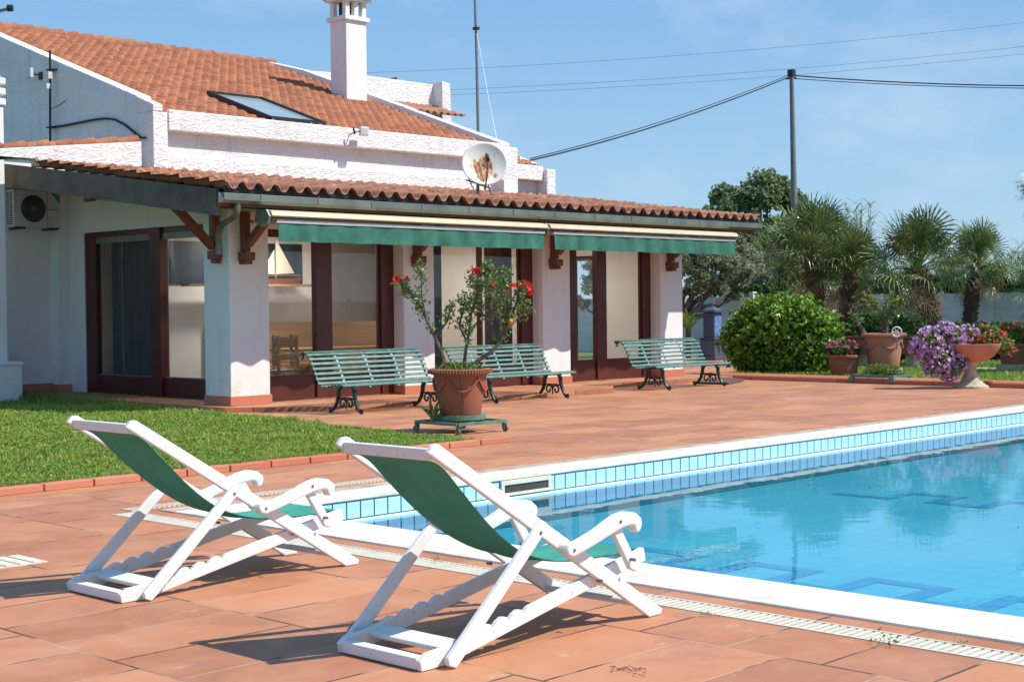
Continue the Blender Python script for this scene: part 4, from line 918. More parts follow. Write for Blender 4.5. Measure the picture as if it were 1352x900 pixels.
    n = len(ys); F = [(i*n+k, i*n+k+1, (i+1)*n+k+1, (i+1)*n+k) for i in range(len(prof)-1) for k in range(n-1)]
    o = fastmesh('canvas', V, F, 'canvas', t, True); sb = o.modifiers.new('sub', 'SUBSURF'); sb.levels = 1; sb.render_levels = 2; so2 = o.modifiers.new('solid', 'SOLIDIFY'); so2.thickness = .003
    return t
d2 = make_deckchair(4.13, 4.43, 'larger looking white framed deckchair with green canvas, the right and nearer one')
d1 = dup(d2, (4.09, 6.64, 0), 'white framed deckchair with green canvas on the left, nearer the lawn kerb')

# ------------------------------------------------------------------ park benches
def make_bench(X, label):
    Yf = 16.08; t = thing('park_bench', (X, Yf, 0), label, 'bench', 'green slatted benches in front of the porch'); Lb = 2.2
    prof = [(0.0, .385), (.03, .412), (.10, .425), (.20, .42), (.30, .405), (.40, .385), (.49, .385), (.56, .42), (.61, .49), (.65, .57), (.69, .65), (.73, .73), (.78, .80), (.84, .855), (.90, .87), (.945, .845), (.95, .80)]
    P = [Vector((Yf+a, b)) for a, b in prof]
    # resample
    def samp(s):
        tot = 0; seg = [(P[i+1]-P[i]).length for i in range(len(P)-1)]; Lt = sum(seg); s *= Lt
        for i, q in enumerate(seg):
            if s <= q or i == len(seg)-1: f = s/q; return P[i].lerp(P[i+1], f), (P[i+1]-P[i]).normalized()
            s -= q
    m = MB(); mb2 = MB(); N = 16
    for k in range(N):
        p, d = samp((k+.5)/N); n = Vector((-d.y, d.x)); tgt = m if k < 7 else mb2
        hw, th = .0195, .009
        poly = [(p.x-d.x*hw-n.x*th, p.y-d.y*hw-n.y*th), (p.x+d.x*hw-n.x*th, p.y+d.y*hw-n.y*th), (p.x+d.x*hw+n.x*th, p.y+d.y*hw+n.y*th), (p.x-d.x*hw+n.x*th, p.y-d.y*hw+n.y*th)]
        tgt.prism(poly, X+random.uniform(-.004, .004), X+Lb+random.uniform(-.004, .004), 'yz')
    m.build('seat', 'benchg', t, bevel=.003); mb2.build('backrest', 'benchg', t, bevel=.003)
    for j, xx in enumerate((.03, .50, 1.04, 1.60, 2.14)):
        m = MB(); pts = []
        for k in range(25):
            p, d = samp(k/24); n = Vector((-d.y, d.x)); pts.append((p - n*.012, d, n))
        for k in range(24):
            a, b = pts[k][0], pts[k+1][0]; n0, n1 = pts[k][2], pts[k+1][2]
            th = .006
            vs_ = []
            for x_ in (X+xx-.018, X+xx+.018): vs_ += [(x_, a.x-n0.x*th, a.y-n0.y*th), (x_, a.x+n0.x*th, a.y+n0.y*th), (x_, b.x+n1.x*th, b.y+n1.y*th), (x_, b.x-n1.x*th, b.y-n1.y*th)]
            m.add(vs_, [(0,1,2,3),(7,6,5,4),(0,4,5,1),(1,5,6,2),(2,6,7,3),(3,7,4,0)])
        m.build('strap', 'strapg' if j not in (0, 4) else 'iron', t)
    def arc(c, r0, r1, a0, a1, n=18): return [(c[0]+(r0+(r1-r0)*k/n)*math.cos(math.radians(a0+(a1-a0)*k/n)), c[1]+(r0+(r1-r0)*k/n)*math.sin(math.radians(a0+(a1-a0)*k/n))) for k in range(n+1)]
    for xx in (.29, 1.93):
        m = MB(); T = lambda pts: [(X+xx, Yf+a, b) for a, b in pts]
        m.tube(T([(.17, .40), (.12, .34), (.115, .26), (.09, .17), (.04, .08), (.0, .035), (-.045, .022)]), [.03, .036, .032, .028, .026, .026, .028], 8)
        m.tube(T([(.42, .37), (.46, .32), (.47, .24), (.50, .15), (.56, .07), (.62, .035), (.665, .022)]), [.03, .036, .032, .028, .026, .026, .028], 8)
        m.tube(T(arc((-.045, .045), .030, .014, -90, 160)), .016, 6); m.tube(T(arc((.665, .045), .030, .014, 270, 20)), .016, 6)
        m.tube(T([(.10, .39), (.50, .365)]), .016, 6)
        for c, s in (((.215, .135), 1), ((.375, .135), -1)):
            if s > 0: m.tube(T(arc(c, .078, .022, 10, 400, 26)), .015, 6)
            else: m.tube(T(arc(c, .078, .022, 170, -220, 26)), .015, 6)
        m.tube(T([(.295, .06), (.295, .225)]), .013, 6); m.tube(T([(.10, .19), (.17, .215), (.23, .222), (.295, .218), (.36, .222), (.42, .215), (.49, .19)]), .012, 6)
        m.build('leg', 'iron', t, smooth=True)
    for xx in (.0, Lb): m = MB(); m.tube([(X+xx, Yf+.93+.035*math.cos(a), .815+.045*math.sin(a)) for a in np.linspace(0, 5.2, 14)], .012, 6); m.build('finial', 'iron', t)
    return t
b1 = make_bench(13.40, 'green slatted bench nearest the camera, left of the potted hibiscus')
b2 = dup(b1, (16.13, 16.08, 0), 'green slatted bench half hidden behind the potted hibiscus'); b3 = dup(b1, (20.46, 16.08, 0), 'green slatted bench farthest right, next to the leafy green bush')

# ------------------------------------------------------------------ plants
def grow(m, a, b, r0, r1, wig=.08, n=5, seed=None):
    a, b = np.array(a, float), np.array(b, float); L0 = np.linalg.norm(b-a); pts = []
    off = rng.normal(size=3)*wig*L0
    for k in range(n+1):
        t = k/n; pts.append(a+(b-a)*t + off*math.sin(math.pi*t) + (rng.normal(size=3)*wig*L0*.15 if 0 < k < n else 0))
    m.tube(pts, [r0+(r1-r0)*k/n for k in range(n+1)], 7); return pts
def tree(name, base, clumps, leaf, nleaf, lsize, label, trunk_r, fork, cat='tree', group=None, aspect=.4, bark='bark', shell=.35, zoff=-.0, droop=.2):
    base = np.array(base, float); t = thing(name, base, label, cat, group)
    m = MB(); fork = np.array(fork, float); grow(m, base-np.array([0, 0, .1]), fork, trunk_r, trunk_r*.65, .04)
    tot = sum(c[1][0]*c[1][1]*c[1][2] for c in clumps); pts = []; 
    for c, r in clumps:
        c = np.array(c, float); r = np.array(r, float); mid = fork+(c-fork)*.55+np.array([0, 0, -.1*np.linalg.norm(c-fork)])
        grow(m, fork, mid, trunk_r*.5, trunk_r*.28, .07); grow(m, mid, c, trunk_r*.28, trunk_r*.09, .1)
        k = max(60, int(nleaf*(r[0]*r[1]*r[2])/tot))
        # sub-clumps, so the outline breaks up and gaps show
        ns = max(7, int(k/55)); q, d = blob_pts(ns, c, r*.86, .25); 
        for i in range(ns):
            if i % 4 == 0: grow(m, c, q[i], trunk_r*.09, trunk_r*.03, .1, 3)
        idx = rng.integers(0, ns, k); rr = np.mean(r)*rng.uniform(.16, .32, ns)
        P = q[idx] + rng.normal(size=(k, 3))*rr[idx][:, None]*.55; pts.append(P)
    m.build('trunk', bark, t, smooth=True)
    P = np.concatenate(pts); leafcloud('crown', P, lsize, leaf, t, aspect, droop)
    return t
def bush(name, c, r, n, lsize, leaf, label, cat='bush', group=None, aspect=.5, shell=.55, stems=True, up=.5, flat=None):
    c = np.array(c, float); base = (c[0], c[1], 0.02); t = thing(name, base, label, cat, group)
    P, d = blob_pts(n, c, r, shell); bumps = 1+.13*np.sin(d[:, 0]*7+1)*np.sin(d[:, 1]*6)*np.cos(d[:, 2]*5) + .05*np.sin(d[:, 1]*17+2)*np.sin(d[:, 2]*15)+ rng.normal(size=n)*.045
    P = c+(P-c)*bumps[:, None]; k = P[:, 2] > .06; P, d = P[k], d[k]
    leafcloud('foliage', P, lsize, leaf, t, aspect, up, .25, d)
    if stems:
        m = MB()
        for i in range(14):
            q, _ = blob_pts(1, c, np.array(r)*.75, .6); grow(m, (c[0]+random.uniform(-.15, .15), c[1]+random.uniform(-.15, .15), 0.0), q[0], .02, .006, .08, 4)
        m.build('stems', 'bark', t)
    return t
# tall tree beyond the wall
def clump(u, v, D, rp): p = PD(u, v, D); r = rp*D/FPX; return (p, (r, r, r*.85))
D = 62; cl = [clump(*q) for q in ((965, 265, D, 30), (1005, 255, D, 32), (1040, 262, D+1, 28), (945, 285, D-1, 22), (985, 300, D, 34), (1030, 305, D, 34), (1060, 300, D, 24), (965, 330, D, 34), (1010, 345, D-1, 34), (1050, 345, D, 30), (1065, 275, D, 14), (1000, 375, D-1, 28), (1040, 375, D-1, 28), (960, 300, D, 28), (1068, 325, D, 20), (1062, 290, D+1, 26), (1078, 312, D+1, 22), (938, 300, D, 26), (1020, 240, D+1, 22), (950, 262, D+1, 20))]
b0 = PD(1010, 404, D); b0[2] = 0
tree('broadleaf_tree', b0, cl, 'treeleaf', 30000, .23, 'tall green broadleaf tree behind the wall, left of the concrete pole', .22, PD(1008, 350, D), aspect=.6)
D = 57; cl = [clump(*q) for q in ((1085, 300, D, 26), (1110, 318, D, 28), (1070, 325, D, 30), (1130, 340, D, 26), (1095, 350, D, 30), (1055, 355, D, 28), (1140, 365, D, 22), (1015, 330, D, 24), (1025, 365, D, 26), (990, 385, D, 22))]
b0 = PD(1085, 404, D); b0[2] = 0
tree('thicket_tree', b0, cl, 'reedleaf', 26000, .30, 'feathery pale green tree filling the gap behind the first two palms', .12, PD(1085, 375, D), aspect=.16, droop=.5)
# olive trees in front of the wall, near the house
D = 43; cl = [clump(*q) for q in ((905, 350, D, 26), (935, 335, D, 26), (925, 310, D+1, 24), (960, 345, D, 24), (890, 320, D, 26), (975, 325, D+1, 20), (985, 360, D+1, 22), (965, 390, D+1, 16), (925, 370, D, 26), (865, 340, D, 24), (840, 330, D, 26), (815, 350, D-1, 22), (945, 375, D, 20), (880, 375, D, 20), (780, 375, D, 20), (790, 350, D, 22), (770, 400, D, 14), (905, 385, D, 16))]
b0 = PD(880, 480, D); b0[2] = 0
tree('olive_tree', b0, cl, 'oliveleaf', 34000, .13, 'grey green olive tree beside the villa corner, leaning to the right', .20, PD(895, 425, D), group='olive trees', aspect=.3)
D = 50; cl = [clump(*q) for q in ((985, 345, D, 26), (975, 370, D, 22), (1000, 365, D, 20), (960, 320, D, 18))]
b0 = PD(980, 404, D); b0[2] = 0
tree('olive_tree', b0, cl, 'oliveleaf', 12000, .15, 'yellowish olive tree just behind the wall, right of the leaning one', .14, PD(980, 385, D), group='olive trees', aspect=.3)
# reeds
def reeds(u0, u1, v_top, D, n, label, blades=14, h0=None):
    x0 = PD((u0+u1)/2, 404, D); x0[2] = 0; t = thing('reed_clump', x0, label, 'reeds', 'reeds behind the wall'); V = []; F = []; m = MB()
    for i in range(n):
        u = random.uniform(u0, u1); d = D+random.uniform(-1.2, 1.2); p = PD(u, 404, d); H = (404-v_top+random.uniform(-26, 6))/FPX*d+EYE; p[2] = 0
        lean = rng.normal(size=2)*.22; top = p+np.array([lean[0], lean[1], H]); m.tube([p, (p+top)/2+np.array([lean[0]*.1, 0, 0]), top], [.016, .012, .004], 4)
        for k in range(blades):
            f = .25+.75*(k+random.random())/blades; b = p+(top-p)*f; a = random.uniform(0, 6.28); dd = np.array([math.cos(a), math.sin(a), 0]); L0 = random.uniform(.35, .75); s = np.array([-dd[1], dd[0], 0])*.018
            up_ = np.array([0, 0, 1.])
            q = [b-s, b+s, b+dd*L0*.5+up_*L0*.32+s, b+dd*L0*.5+up_*L0*.32-s, b+dd*L0*.95+up_*L0*.05]
            o = len(V); V += q; F += [(o, o+1, o+2), (o, o+2, o+3), (o+3, o+2, o+4)]
    m.build('canes', 'palmdry', t); fastmesh('leaves', V, F, 'reedleaf', t); return t
reeds(1000, 1060, 300, 56, 60, 'tall reeds behind the wall at the foot of the broadleaf tree')
reeds(1075, 1155, 275, 52, 55, 'feathery tall reeds rising behind the first two palms'); reeds(1255, 1352, 335, 52, 90, 'low reeds behind the wall at the right edge')
reeds(1352, 1420, 325, 50, 40, 'reeds behind the wall at the extreme right edge of the picture'); reeds(1150, 1255, 345, 54, 80, 'reeds seen behind the thick curved palm')
# ivy hedge above the wall
def hedge_strip(u0, u1, v0, v1, D, n, label):
    P = []; 
    for i in range(n):
        u = random.uniform(u0, u1); f = random.random(); v = v0+(v1-v0)*f+6*math.sin(u*.09)+4*math.sin(u*.23+1); P.append(PD(u, v, D+random.uniform(-.5, .5)))
    c = PD((u0+u1)/2, 404, D); c[2] = 0; t = thing('ivy_hedge', c, label, 'hedge', 'hedges behind the wall'); leafcloud('foliage', np.array(P), .13, 'shrubleaf', t, .7, .4)
    a, b = PD(u0, 404, D), PD(u1, 404, D); m = MB()
    for k in range(10): q = a+(b-a)*(k+.5)/10; m.tube([(q[0], q[1], 0), (q[0]+.05, q[1], 1.7)], .03, 6)
    m.build('stems', 'bark', t)
hedge_strip(1120, 1210, 362, 395, 44.5, 6000, 'dark ivy hedge topping the wall between the second palm and the curved palm')
hedge_strip(1225, 1300, 366, 392, 43.5, 5000, 'ivy hedge topping the wall between the curved palm and the slim palm'); hedge_strip(1300, 1400, 362, 392, 42, 6000, 'ivy hedge topping the wall at the right picture edge')
hedge_strip(935, 1020, 372, 396, 50, 3500, 'hedge behind the wall below the yellowish olive tree')

# palms
def palm(base, top, bend, r0, r1, nf, fr, label, seed, dry=6, tr=1.0):
    R_ = np.random.default_rng(seed); t = thing('fan_palm', base, label, 'palm tree', 'fan palms along the wall')
    base, top, bend = map(lambda q: np.array(q, float), (base, top, bend)); pts = []; rs = []
    N = 26
    for k in range(N+1):
        s = k/N; p = (1-s)**2*base + 2*s*(1-s)*bend + s*s*top; pts.append(p); rs.append((r0+(r1-r0)*s)*(1+.05*(k % 2)))
    m = MB(); m.tube(pts, rs, 12)
    # old leaf bases: short stubs pointing out and up
    for i in range(int(420*tr)):
        s = R_.uniform(.02, 1); k = min(N-1, int(s*N)); p = pts[k]+(pts[k+1]-pts[k])*(s*N-k); a = R_.uniform(0, 6.28); r = rs[k]; d = np.array([math.cos(a), math.sin(a), 0])
        L0 = R_.uniform(.05, .13); q = p+d*r*.85; e = q+d*L0*.7+np.array([0, 0, L0*R_.uniform(-.3, .9)]); m.tube([q, e], [.022, .006], 4)
    m.build('trunk', 'palmbark', t)
    V = []; F = []; VD = []; FD = []; ms_ = MB()
    def frond(dirv, L0, R0, VV, FF, droop):
        dirv = dirv/np.linalg.norm(dirv); st = top+R_.normal(size=3)*.05; e = st+dirv*L0; e[2] -= droop*L0*.25
        ms_.tube([st, st+dirv*L0*.5+np.array([0, 0, .04*L0]), e], [.016, .012, .008], 4)
        ax = (e-st)/np.linalg.norm(e-st); sd = np.cross(ax, R_.normal(size=3)*.35+np.array([0, 0, 1.])); sd /= np.linalg.norm(sd); nn = np.cross(sd, ax)
        ns = 24
        for k in range(ns):
            a = math.radians(-128+256*k/(ns-1)) ; l = R0*(1-.28*abs(a)/2.2)*R_.uniform(.88, 1.05); dv = ax*math.cos(a)+sd*math.sin(a)+nn*(.10*math.cos(a*2)+R_.normal()*.05); dv /= np.linalg.norm(dv)
            wv = np.cross(dv, nn); wv /= np.linalg.norm(wv); w1 = .009+.010*R0
            p1 = e+dv*l*.5; p2 = e+dv*l*.85+np.array([0, 0, -l*.06*(1+droop)]); p3 = e+dv*l+np.array([0, 0, -l*.16*(1+droop*1.3)])
            o = len(VV); VV += [e-wv*.002, e+wv*.002, p1+wv*w1+nn*.004, p1-wv*w1, p2+wv*w1*.55, p2-wv*w1*.55, p3]
            FF += [(o, o+1, o+2), (o, o+2, o+3), (o+3, o+2, o+4), (o+3, o+4, o+5), (o+5, o+4, o+6)]
    for i in range(nf):
        el = math.radians(R_.uniform(-6, 88)); az = i*2.39996+R_.uniform(-.2, .2); d = np.array([math.cos(az)*math.cos(el), math.sin(az)*math.cos(el), math.sin(el)])
        frond(d, fr*R_.uniform(.42, .6), fr*R_.uniform(.42, .58), V, F, max(0, .9-math.sin(el)))
    for i in range(dry):
        el = math.radians(R_.uniform(-70, -30)); az = R_.uniform(0, 6.28); d = np.array([math.cos(az)*math.cos(el), math.sin(az)*math.cos(el), math.sin(el)]); frond(d, fr*.42, fr*.42, VD, FD, 1.2)
    ms_.build('leaf_stalks', 'herb', t); fastmesh('fronds', V, F, 'palmleaf', t)
    if VD: fastmesh('dry_fronds', VD, FD, 'palmdry', t)
    return t
def pp(u, v, D): return PD(u, v, D)
def pb2(u, D): q = PD(u, 404, D); q[2] = .02; return q
palm(pb2(1076, 37), pp(1074, 342, 37), pp(1078, 400, 37), .20, .22, 50, 1.70, 'bushy fan palm standing just behind the leafy green bush', 1)
palm(pb2(1122, 36), pp(1125, 362, 36), pp(1112, 410, 36), .17, .17, 38, 1.25, 'fan palm with yellow tinged fronds, second from the left', 2, 12)
palm(pb2(1238, 34.5), pp(1209, 356, 34.5), pp(1228, 400, 34.5), .24, .25, 48, 1.52, 'fan palm with a thick curved shaggy trunk behind the purple flowers', 3, 8, 1.6)
palm(pb2(1276, 38), pp(1292, 352, 38), pp(1280, 400, 38), .17, .17, 36, 1.22, 'slim fan palm with straight dark trunk, fourth from the left', 4, 5)
palm(pb2(1415, 33), pp(1392, 268, 33), pp(1405, 350, 33), .2, .2, 36, 1.15, 'tall palm whose fronds only reach in at the right picture edge', 5, 4)
palm(pb2(1400, 30), pp(1390, 372, 30), pp(1392, 400, 30), .17, .17, 26, 1.1, 'low palm with dry hanging fronds at the right picture edge', 6, 16)

# garden wall of concrete panels and posts
t = thing('concrete_wall', (37, 18, 0), 'grey concrete panel wall with posts closing the garden behind the palms', 'wall')
m = MB(); m.box(37.0, 37.08, -12, 40, 0, 1.72); m.build('panel', 'wallc', t)
y = 38
while y > -12: MB().box(36.93, 37.12, y-.08, y+.08, 0, 1.86).build('post', 'wallc', t); y -= 2.5

# leafy bush
bc = (26.55, 17.55, .72)
bush('leafy_bush', bc, (.92, 1.40, .98), 13000, .135, 'hedgeleaf', 'big rounded bright green bush with glossy leaves at the terrace corner', 'bush', None, .62, .5, True, .35)
# dark shrubs along the wall
for k, (u, v, D, r, lab) in enumerate(((1160, 425, 37.5, .9, 'dark shrub against the wall behind the pruned potted tree'), (1200, 428, 37, .8, 'dark shrub against the wall left of the thick palm trunk'), (1262, 428, 37, .65, 'dark shrub between the two right hand palm trunks'),
        (1325, 425, 36, .8, 'dark shrub against the wall behind the red flowers'), (1300, 432, 36, .6, 'low dark shrub right of the slim palm trunk'))):
    c = PD(u, v, D); bush('garden_shrub', (c[0], c[1], .50), (r*.6, r*.9, .5), 2600, .12, 'shrubleaf', lab, 'shrub', 'dark shrubs along the wall', .5)
# bromeliad-like strap plant by the villa corner
def straps(c, n, L0, mat, t, wid=.02, name='leaves'):
    V = []; F = []
    for i in range(n):
        a = random.uniform(0, 6.28); el = random.uniform(.5, 1.45); d = np.array([math.cos(a)*math.cos(el), math.sin(a)*math.cos(el), math.sin(el)]); s = np.array([-math.sin(a), math.cos(a), 0])*wid; l = L0*random.uniform(.6, 1.1); b = np.array(c)+np.array([random.gauss(0, .02), random.gauss(0, .02), 0])
        o = len(V); V += [b-s*.6, b+s*.6, b+d*l*.55+s, b+d*l*.55-s, b+d*l*.95+np.array([math.cos(a), math.sin(a), 0])*l*.12+np.array([0, 0, -l*.12])]; F += [(o, o+1, o+2), (o, o+2, o+3), (o+3, o+2, o+4)]
    return fastmesh(name, V, F, mat, t)
c = PD(909, 480, 40); t = thing('yucca_plant', (c[0], c[1], .02), 'narrow yellow green strap leaved plant behind the last pillar', 'plant')
straps((c[0], c[1], .8), 70, .75, 'herb', t); m = MB(); m.tube([(c[0], c[1], 0), (c[0], c[1], .85)], .07, 8); m.build('trunk', 'palmbark', t)

# ------------------------------------------------------------------ pots and flowers
def pot(t, c, rt, rb, h, mat='clay', rim=.035, garland=False, soil=True):
    x, y, z = c; P = []
    P = [(.001, 0), (rb*.96, 0), (rb, .02), (rb+(rt-rb)*.35, h*.38), (rb+(rt-rb)*.75, h*.78), (rt*.96, h-.075), (rt*1.0, h-.07), (rt+rim, h-.055), (rt+rim+.008, h-.03), (rt+rim, h-.005), (rt+rim-.01, h), (rt-.03, h), (rt-.035, h-.05), (.001, h-.05)]
    m = MB(); m.lathe(P, (x, y, z), 56); o = m.build('pot', mat, t, smooth=True)
    if soil: MB().lathe([(.001, h-.035), (rt-.036, h-.045)], (x, y, z), 30).build('soil', 'soil', t)
    if garland:
        m = MB(); 
        for k in range(64):
            a = 2*math.pi*k/64; m.tube([(x+(rt+rim+.004)*math.cos(a), y+(rt+rim+.004)*math.sin(a), z+h-.052), (x+(rt+rim+.010)*math.cos(a), y+(rt+rim+.010)*math.sin(a), z+h-.008)], .011, 5)
        m.build('fluted_rim', mat, o)
        m = MB()
        for s in range(5):
            a0 = 2*math.pi*s/5+.9; pts = []
            for k in range(41):
                f = k/40; a = a0+f*2*math.pi/5; zz = h*.80-.12*math.sin(math.pi*f)*1.3; r = rb+(rt-rb)*(zz/h)+.012; pts.append((x+r*math.cos(a), y+r*math.sin(a), z+zz))
            m.tube(pts, [.012+.006*(k % 2) for k in range(41)], 6)
        m.build('garland', mat, o)
    return o
def caster(m, mw, x, y, h, r=.04):
    mw.tube([(x-.012, y, r), (x+.012, y, r)], r, 14); m.box(x-.02, x-.014, y-.02, y+.02, r, h); m.box(x+.014, x+.02, y-.02, y+.02, r, h); m.box(x-.03, x+.03, y-.03, y+.03, h-.01, h)
# hibiscus on its dolly
HX, HY = 12.50, 12.83
t = thing('plant_dolly', (HX, HY, 0), 'green metal plant trolley with four casters under the hibiscus pot', 'plant trolley', 'plant trolleys')
m = MB(); R0 = .40; zt2 = .125
cs = [(HX-.40, HY-.36), (HX+.36, HY-.40), (HX+.40, HY+.36), (HX-.36, HY+.40)]
for i in range(4): a, b = cs[i], cs[(i+1) % 4]; m.beam((a[0], a[1], zt2), (b[0], b[1], zt2), .045, .035)
m.beam((HX-.1, HY-.39, zt2+.001), (HX-.1, HY+.39, zt2+.001), .04, .03); m.beam((HX+.12, HY-.39, zt2+.001), (HX+.12, HY+.39, zt2+.001), .04, .03)
m.build('frame', 'dolly', t, bevel=.003); mf, mw = MB(), MB()
for a, b in cs: caster(mf, mw, a+(.02 if a < HX else -.02), b, .107, .042)
mf.build('fork', 'dolly', t)
for a, b in cs: mm = MB(); mm.tube([(a-.012, b, .042), (a+.012, b, .042)], .042, 16); mm.build('wheel', 'lead', t, smooth=True)
t = thing('hibiscus_pot', (HX, HY, .145), 'large clay pot with rope garland holding a red flowered hibiscus on a trolley', 'potted plant')
MB().lathe([(.001, 0), (.29, 0), (.305, .012), (.305, .06), (.29, .062), (.001, .05)], (HX, HY, .146), 48).build('saucer', 'dolly', t, smooth=True)
zp = .20; pot(t, (HX, HY, zp), .335, .245, .56, 'clay', .04, True)
m = MB(); zr_ = zp+.52; LP = []; tips = []
def hp(u, v, dd=0): return PD(u, v, float((np.array([HX, HY, 1.]) - _C) @ _fw)+dd)
def branch(pts, r0, r1, dens=26, ls=.5, twig=.10):
    P = [hp(*p) if len(p) == 3 else hp(p[0], p[1]) for p in pts]; n = len(P)
    # smooth
    Q = []
    for i in range(n-1):
        for k in range(4): Q.append(P[i]+(P[i+1]-P[i])*k/4)
    Q.append(P[-1]); m.tube(Q, [r0+(r1-r0)*i/(len(Q)-1) for i in range(len(Q))], 7)
    for i, q in enumerate(Q):
        f = i/(len(Q)-1)
        if f < ls: continue
        for k in range(int(dens*(f-ls+.3)/2.3)+2):
            d = rng.normal(size=3); d /= np.linalg.norm(d); e = q+d*twig*rng.uniform(.3, 1); 
            if k % 3 == 0: m.tube([q, e], [.004, .002], 4)
            LP.append(e)
            if k % 2: LP.append(e+rng.normal(size=3)*.025)
    return Q
branch([(590, 487), (582, 462), (572, 440), (560, 415), (553, 400), (540, 383), (530, 374)], .026, .006, 26, .3)
branch([(575, 445), (590, 425, .1), (596, 402, .15)], .014, .005, 34, .35)
branch([(562, 418), (557, 392, -.1), (556, 360, -.12), (556, 352, -.1)], .010, .003, 22, .2)
branch([(612, 487), (615, 462), (619, 440), (622, 415), (627, 395), (640, 372)], .024, .007, 32, .3)
branch([(616, 450), (606, 430, .15), (612, 408, .2), (614, 390, .2)], .014, .005, 30, .25)
branch([(620, 487), (632, 475), (648, 465), (660, 452), (667, 438), (676, 415), (684, 395), (688, 378)], .030, .008, 30, .45)
branch([(658, 455), (648, 430, .1), (635, 410, .1), (628, 380, .1), (622, 362, .1)], .016, .005, 30, .3)
branch([(662, 448), (660, 420, -.1), (652, 395, -.1), (643, 360, -.1), (644, 350, -.1)], .014, .005, 38, .25)
branch([(668, 436), (680, 425, .1), (692, 410, .1), (700, 405, .1)], .010, .004, 22, .4)
branch([(667, 436), (666, 408), (664, 385), (665, 358, .0)], .014, .004, 40, .3, .12)
m.build('branches', 'bark', t, smooth=True)
leafcloud('leaves', np.array(LP), .050, 'hibleaf', t, .6, .2)
fl = np.array([hp(523, 368), hp(529, 370), hp(537, 369), hp(626, 359), hp(632, 357), hp(647, 372), hp(651, 373), hp(670, 379), hp(676, 377), hp(686, 376), hp(692, 374), hp(699, 376), hp(701, 385)])
flowers('blossoms', np.repeat(fl, 3, 0)+rng.normal(size=(39, 3))*.014, .085, 'red', t)
m = MB(); p = hp(674, 424, -.1); m.lathe([(.001, -.03), (.02, -.024), (.03, 0), (.02, .024), (.001, .03)], p, 14); m.build('orange_fruit', 'orange', t, smooth=True)
P, d = blob_pts(1100, (HX, HY, zp+.54), (.34, .34, .11), .3); P = P[P[:, 2] > zp+.52]; leafcloud('underplanting', P, .05, 'herb', t, .5, .6)
m = MB(); m.tube([(HX-.27, HY-.26, .76), (HX-.24, HY-.27, .55), (HX-.2, HY-.25, .35), (HX-.24, HY-.26, .21)], .005, 5); m.build('hose', 'black', t)
straps((HX-.36, HY+.10, .15), 26, .34, 'hibleaf', t, .016, 'side_sprout')

def potted(u, vb, D, rt, rb, h, label, zb=None, mat='clay', garland=False):
    c = PD(u, vb, D); z = .03 if zb is None else zb; t = thing('flower_pot', (c[0], c[1], z), label, 'potted plant', 'clay pots in the garden'); pot(t, (c[0], c[1], z), rt, rb, h, mat, .03, garland); return t, c, z
# pot A: pink flowers
t, c, z = potted(1114, 487, 29.2, .31, .24, .46, 'clay pot with pink flowers right beside the leafy green bush')
P, d = blob_pts(900, (c[0], c[1], z+.56), (.36, .36, .17), .4); leafcloud('foliage', P, .08, 'shrubleaf', t, .6, .4); P, d = blob_pts(90, (c[0], c[1], z+.64), (.33, .33, .12), .8); flowers('blossoms', P, .085, 'pink', t, d)
# pot B: pruned branches
t, c, z = potted(1167, 496, 29.2, .39, .29, .68, 'big clay pot holding a bare pruned shrub with few leaves', .22, 'clay2', True)
MB().box(c[0]-.26, c[0]+.26, c[1]-.26, c[1]+.26, .03, .219).build('foot', 'stone', t)
m = MB(); LP = []
def hb(u, v, dd=0): return PD(u, v, 29.2+dd)
def br2(pts, r0, r1, dens, ls):
    P = [hb(*p) for p in pts]; m.tube(P, [r0+(r1-r0)*i/(len(P)-1) for i in range(len(P))], 7)
    for i in range(len(P)-1):
        for k in range(dens):
            f = random.random(); q = P[i]+(P[i+1]-P[i])*f
            if (i+f)/(len(P)-1) > ls: LP.append(q+rng.normal(size=3)*.07)
br2([(1168, 455), (1170, 435), (1172, 415), (1180, 400), (1185, 393)], .05, .02, 26, .3); br2([(1172, 420), (1160, 408), (1148, 398), (1140, 402)], .03, .012, 20, .3)
br2([(1174, 412), (1186, 402), (1194, 392)], .03, .014, 14, .3); br2([(1150, 452), (1140, 438), (1130, 420), (1122, 410)], .05, .03, 16, .4); br2([(1122, 410), (1128, 402), (1137, 396)], .02, .01, 4, .3); br2([(1166, 440), (1164, 420), (1168, 400)], .03, .012, 22, .2)
m.build('branches', 'bark', t); leafcloud('leaves', np.array(LP), .095, 'herb', t, .6, .2)
c2 = PD(1184, 452, 27.4); t2 = thing('garden_fan_light', (c2[0], c2[1], .6), 'small round white slotted disc on a stick beside the pruned potted shrub', 'ornament')
m = MB(); dcx = PD(1184, 438, 27.2); 
m.tube([dcx+(_R*math.cos(a)+_Z*math.sin(a))*.088 for a in np.linspace(0, 6.283, 25)], .014, 5, False)
for k in range(6): a = k*math.pi/3; m.tube([dcx, dcx+(_R*math.cos(a)+_Z*math.sin(a))*.088], .010, 4)
m.build('disc', 'plastic', t2); m = MB(); m.tube([dcx-_Z*.09, dcx-_Z*.32], .012, 6); m.build('stick', 'galv', t2)
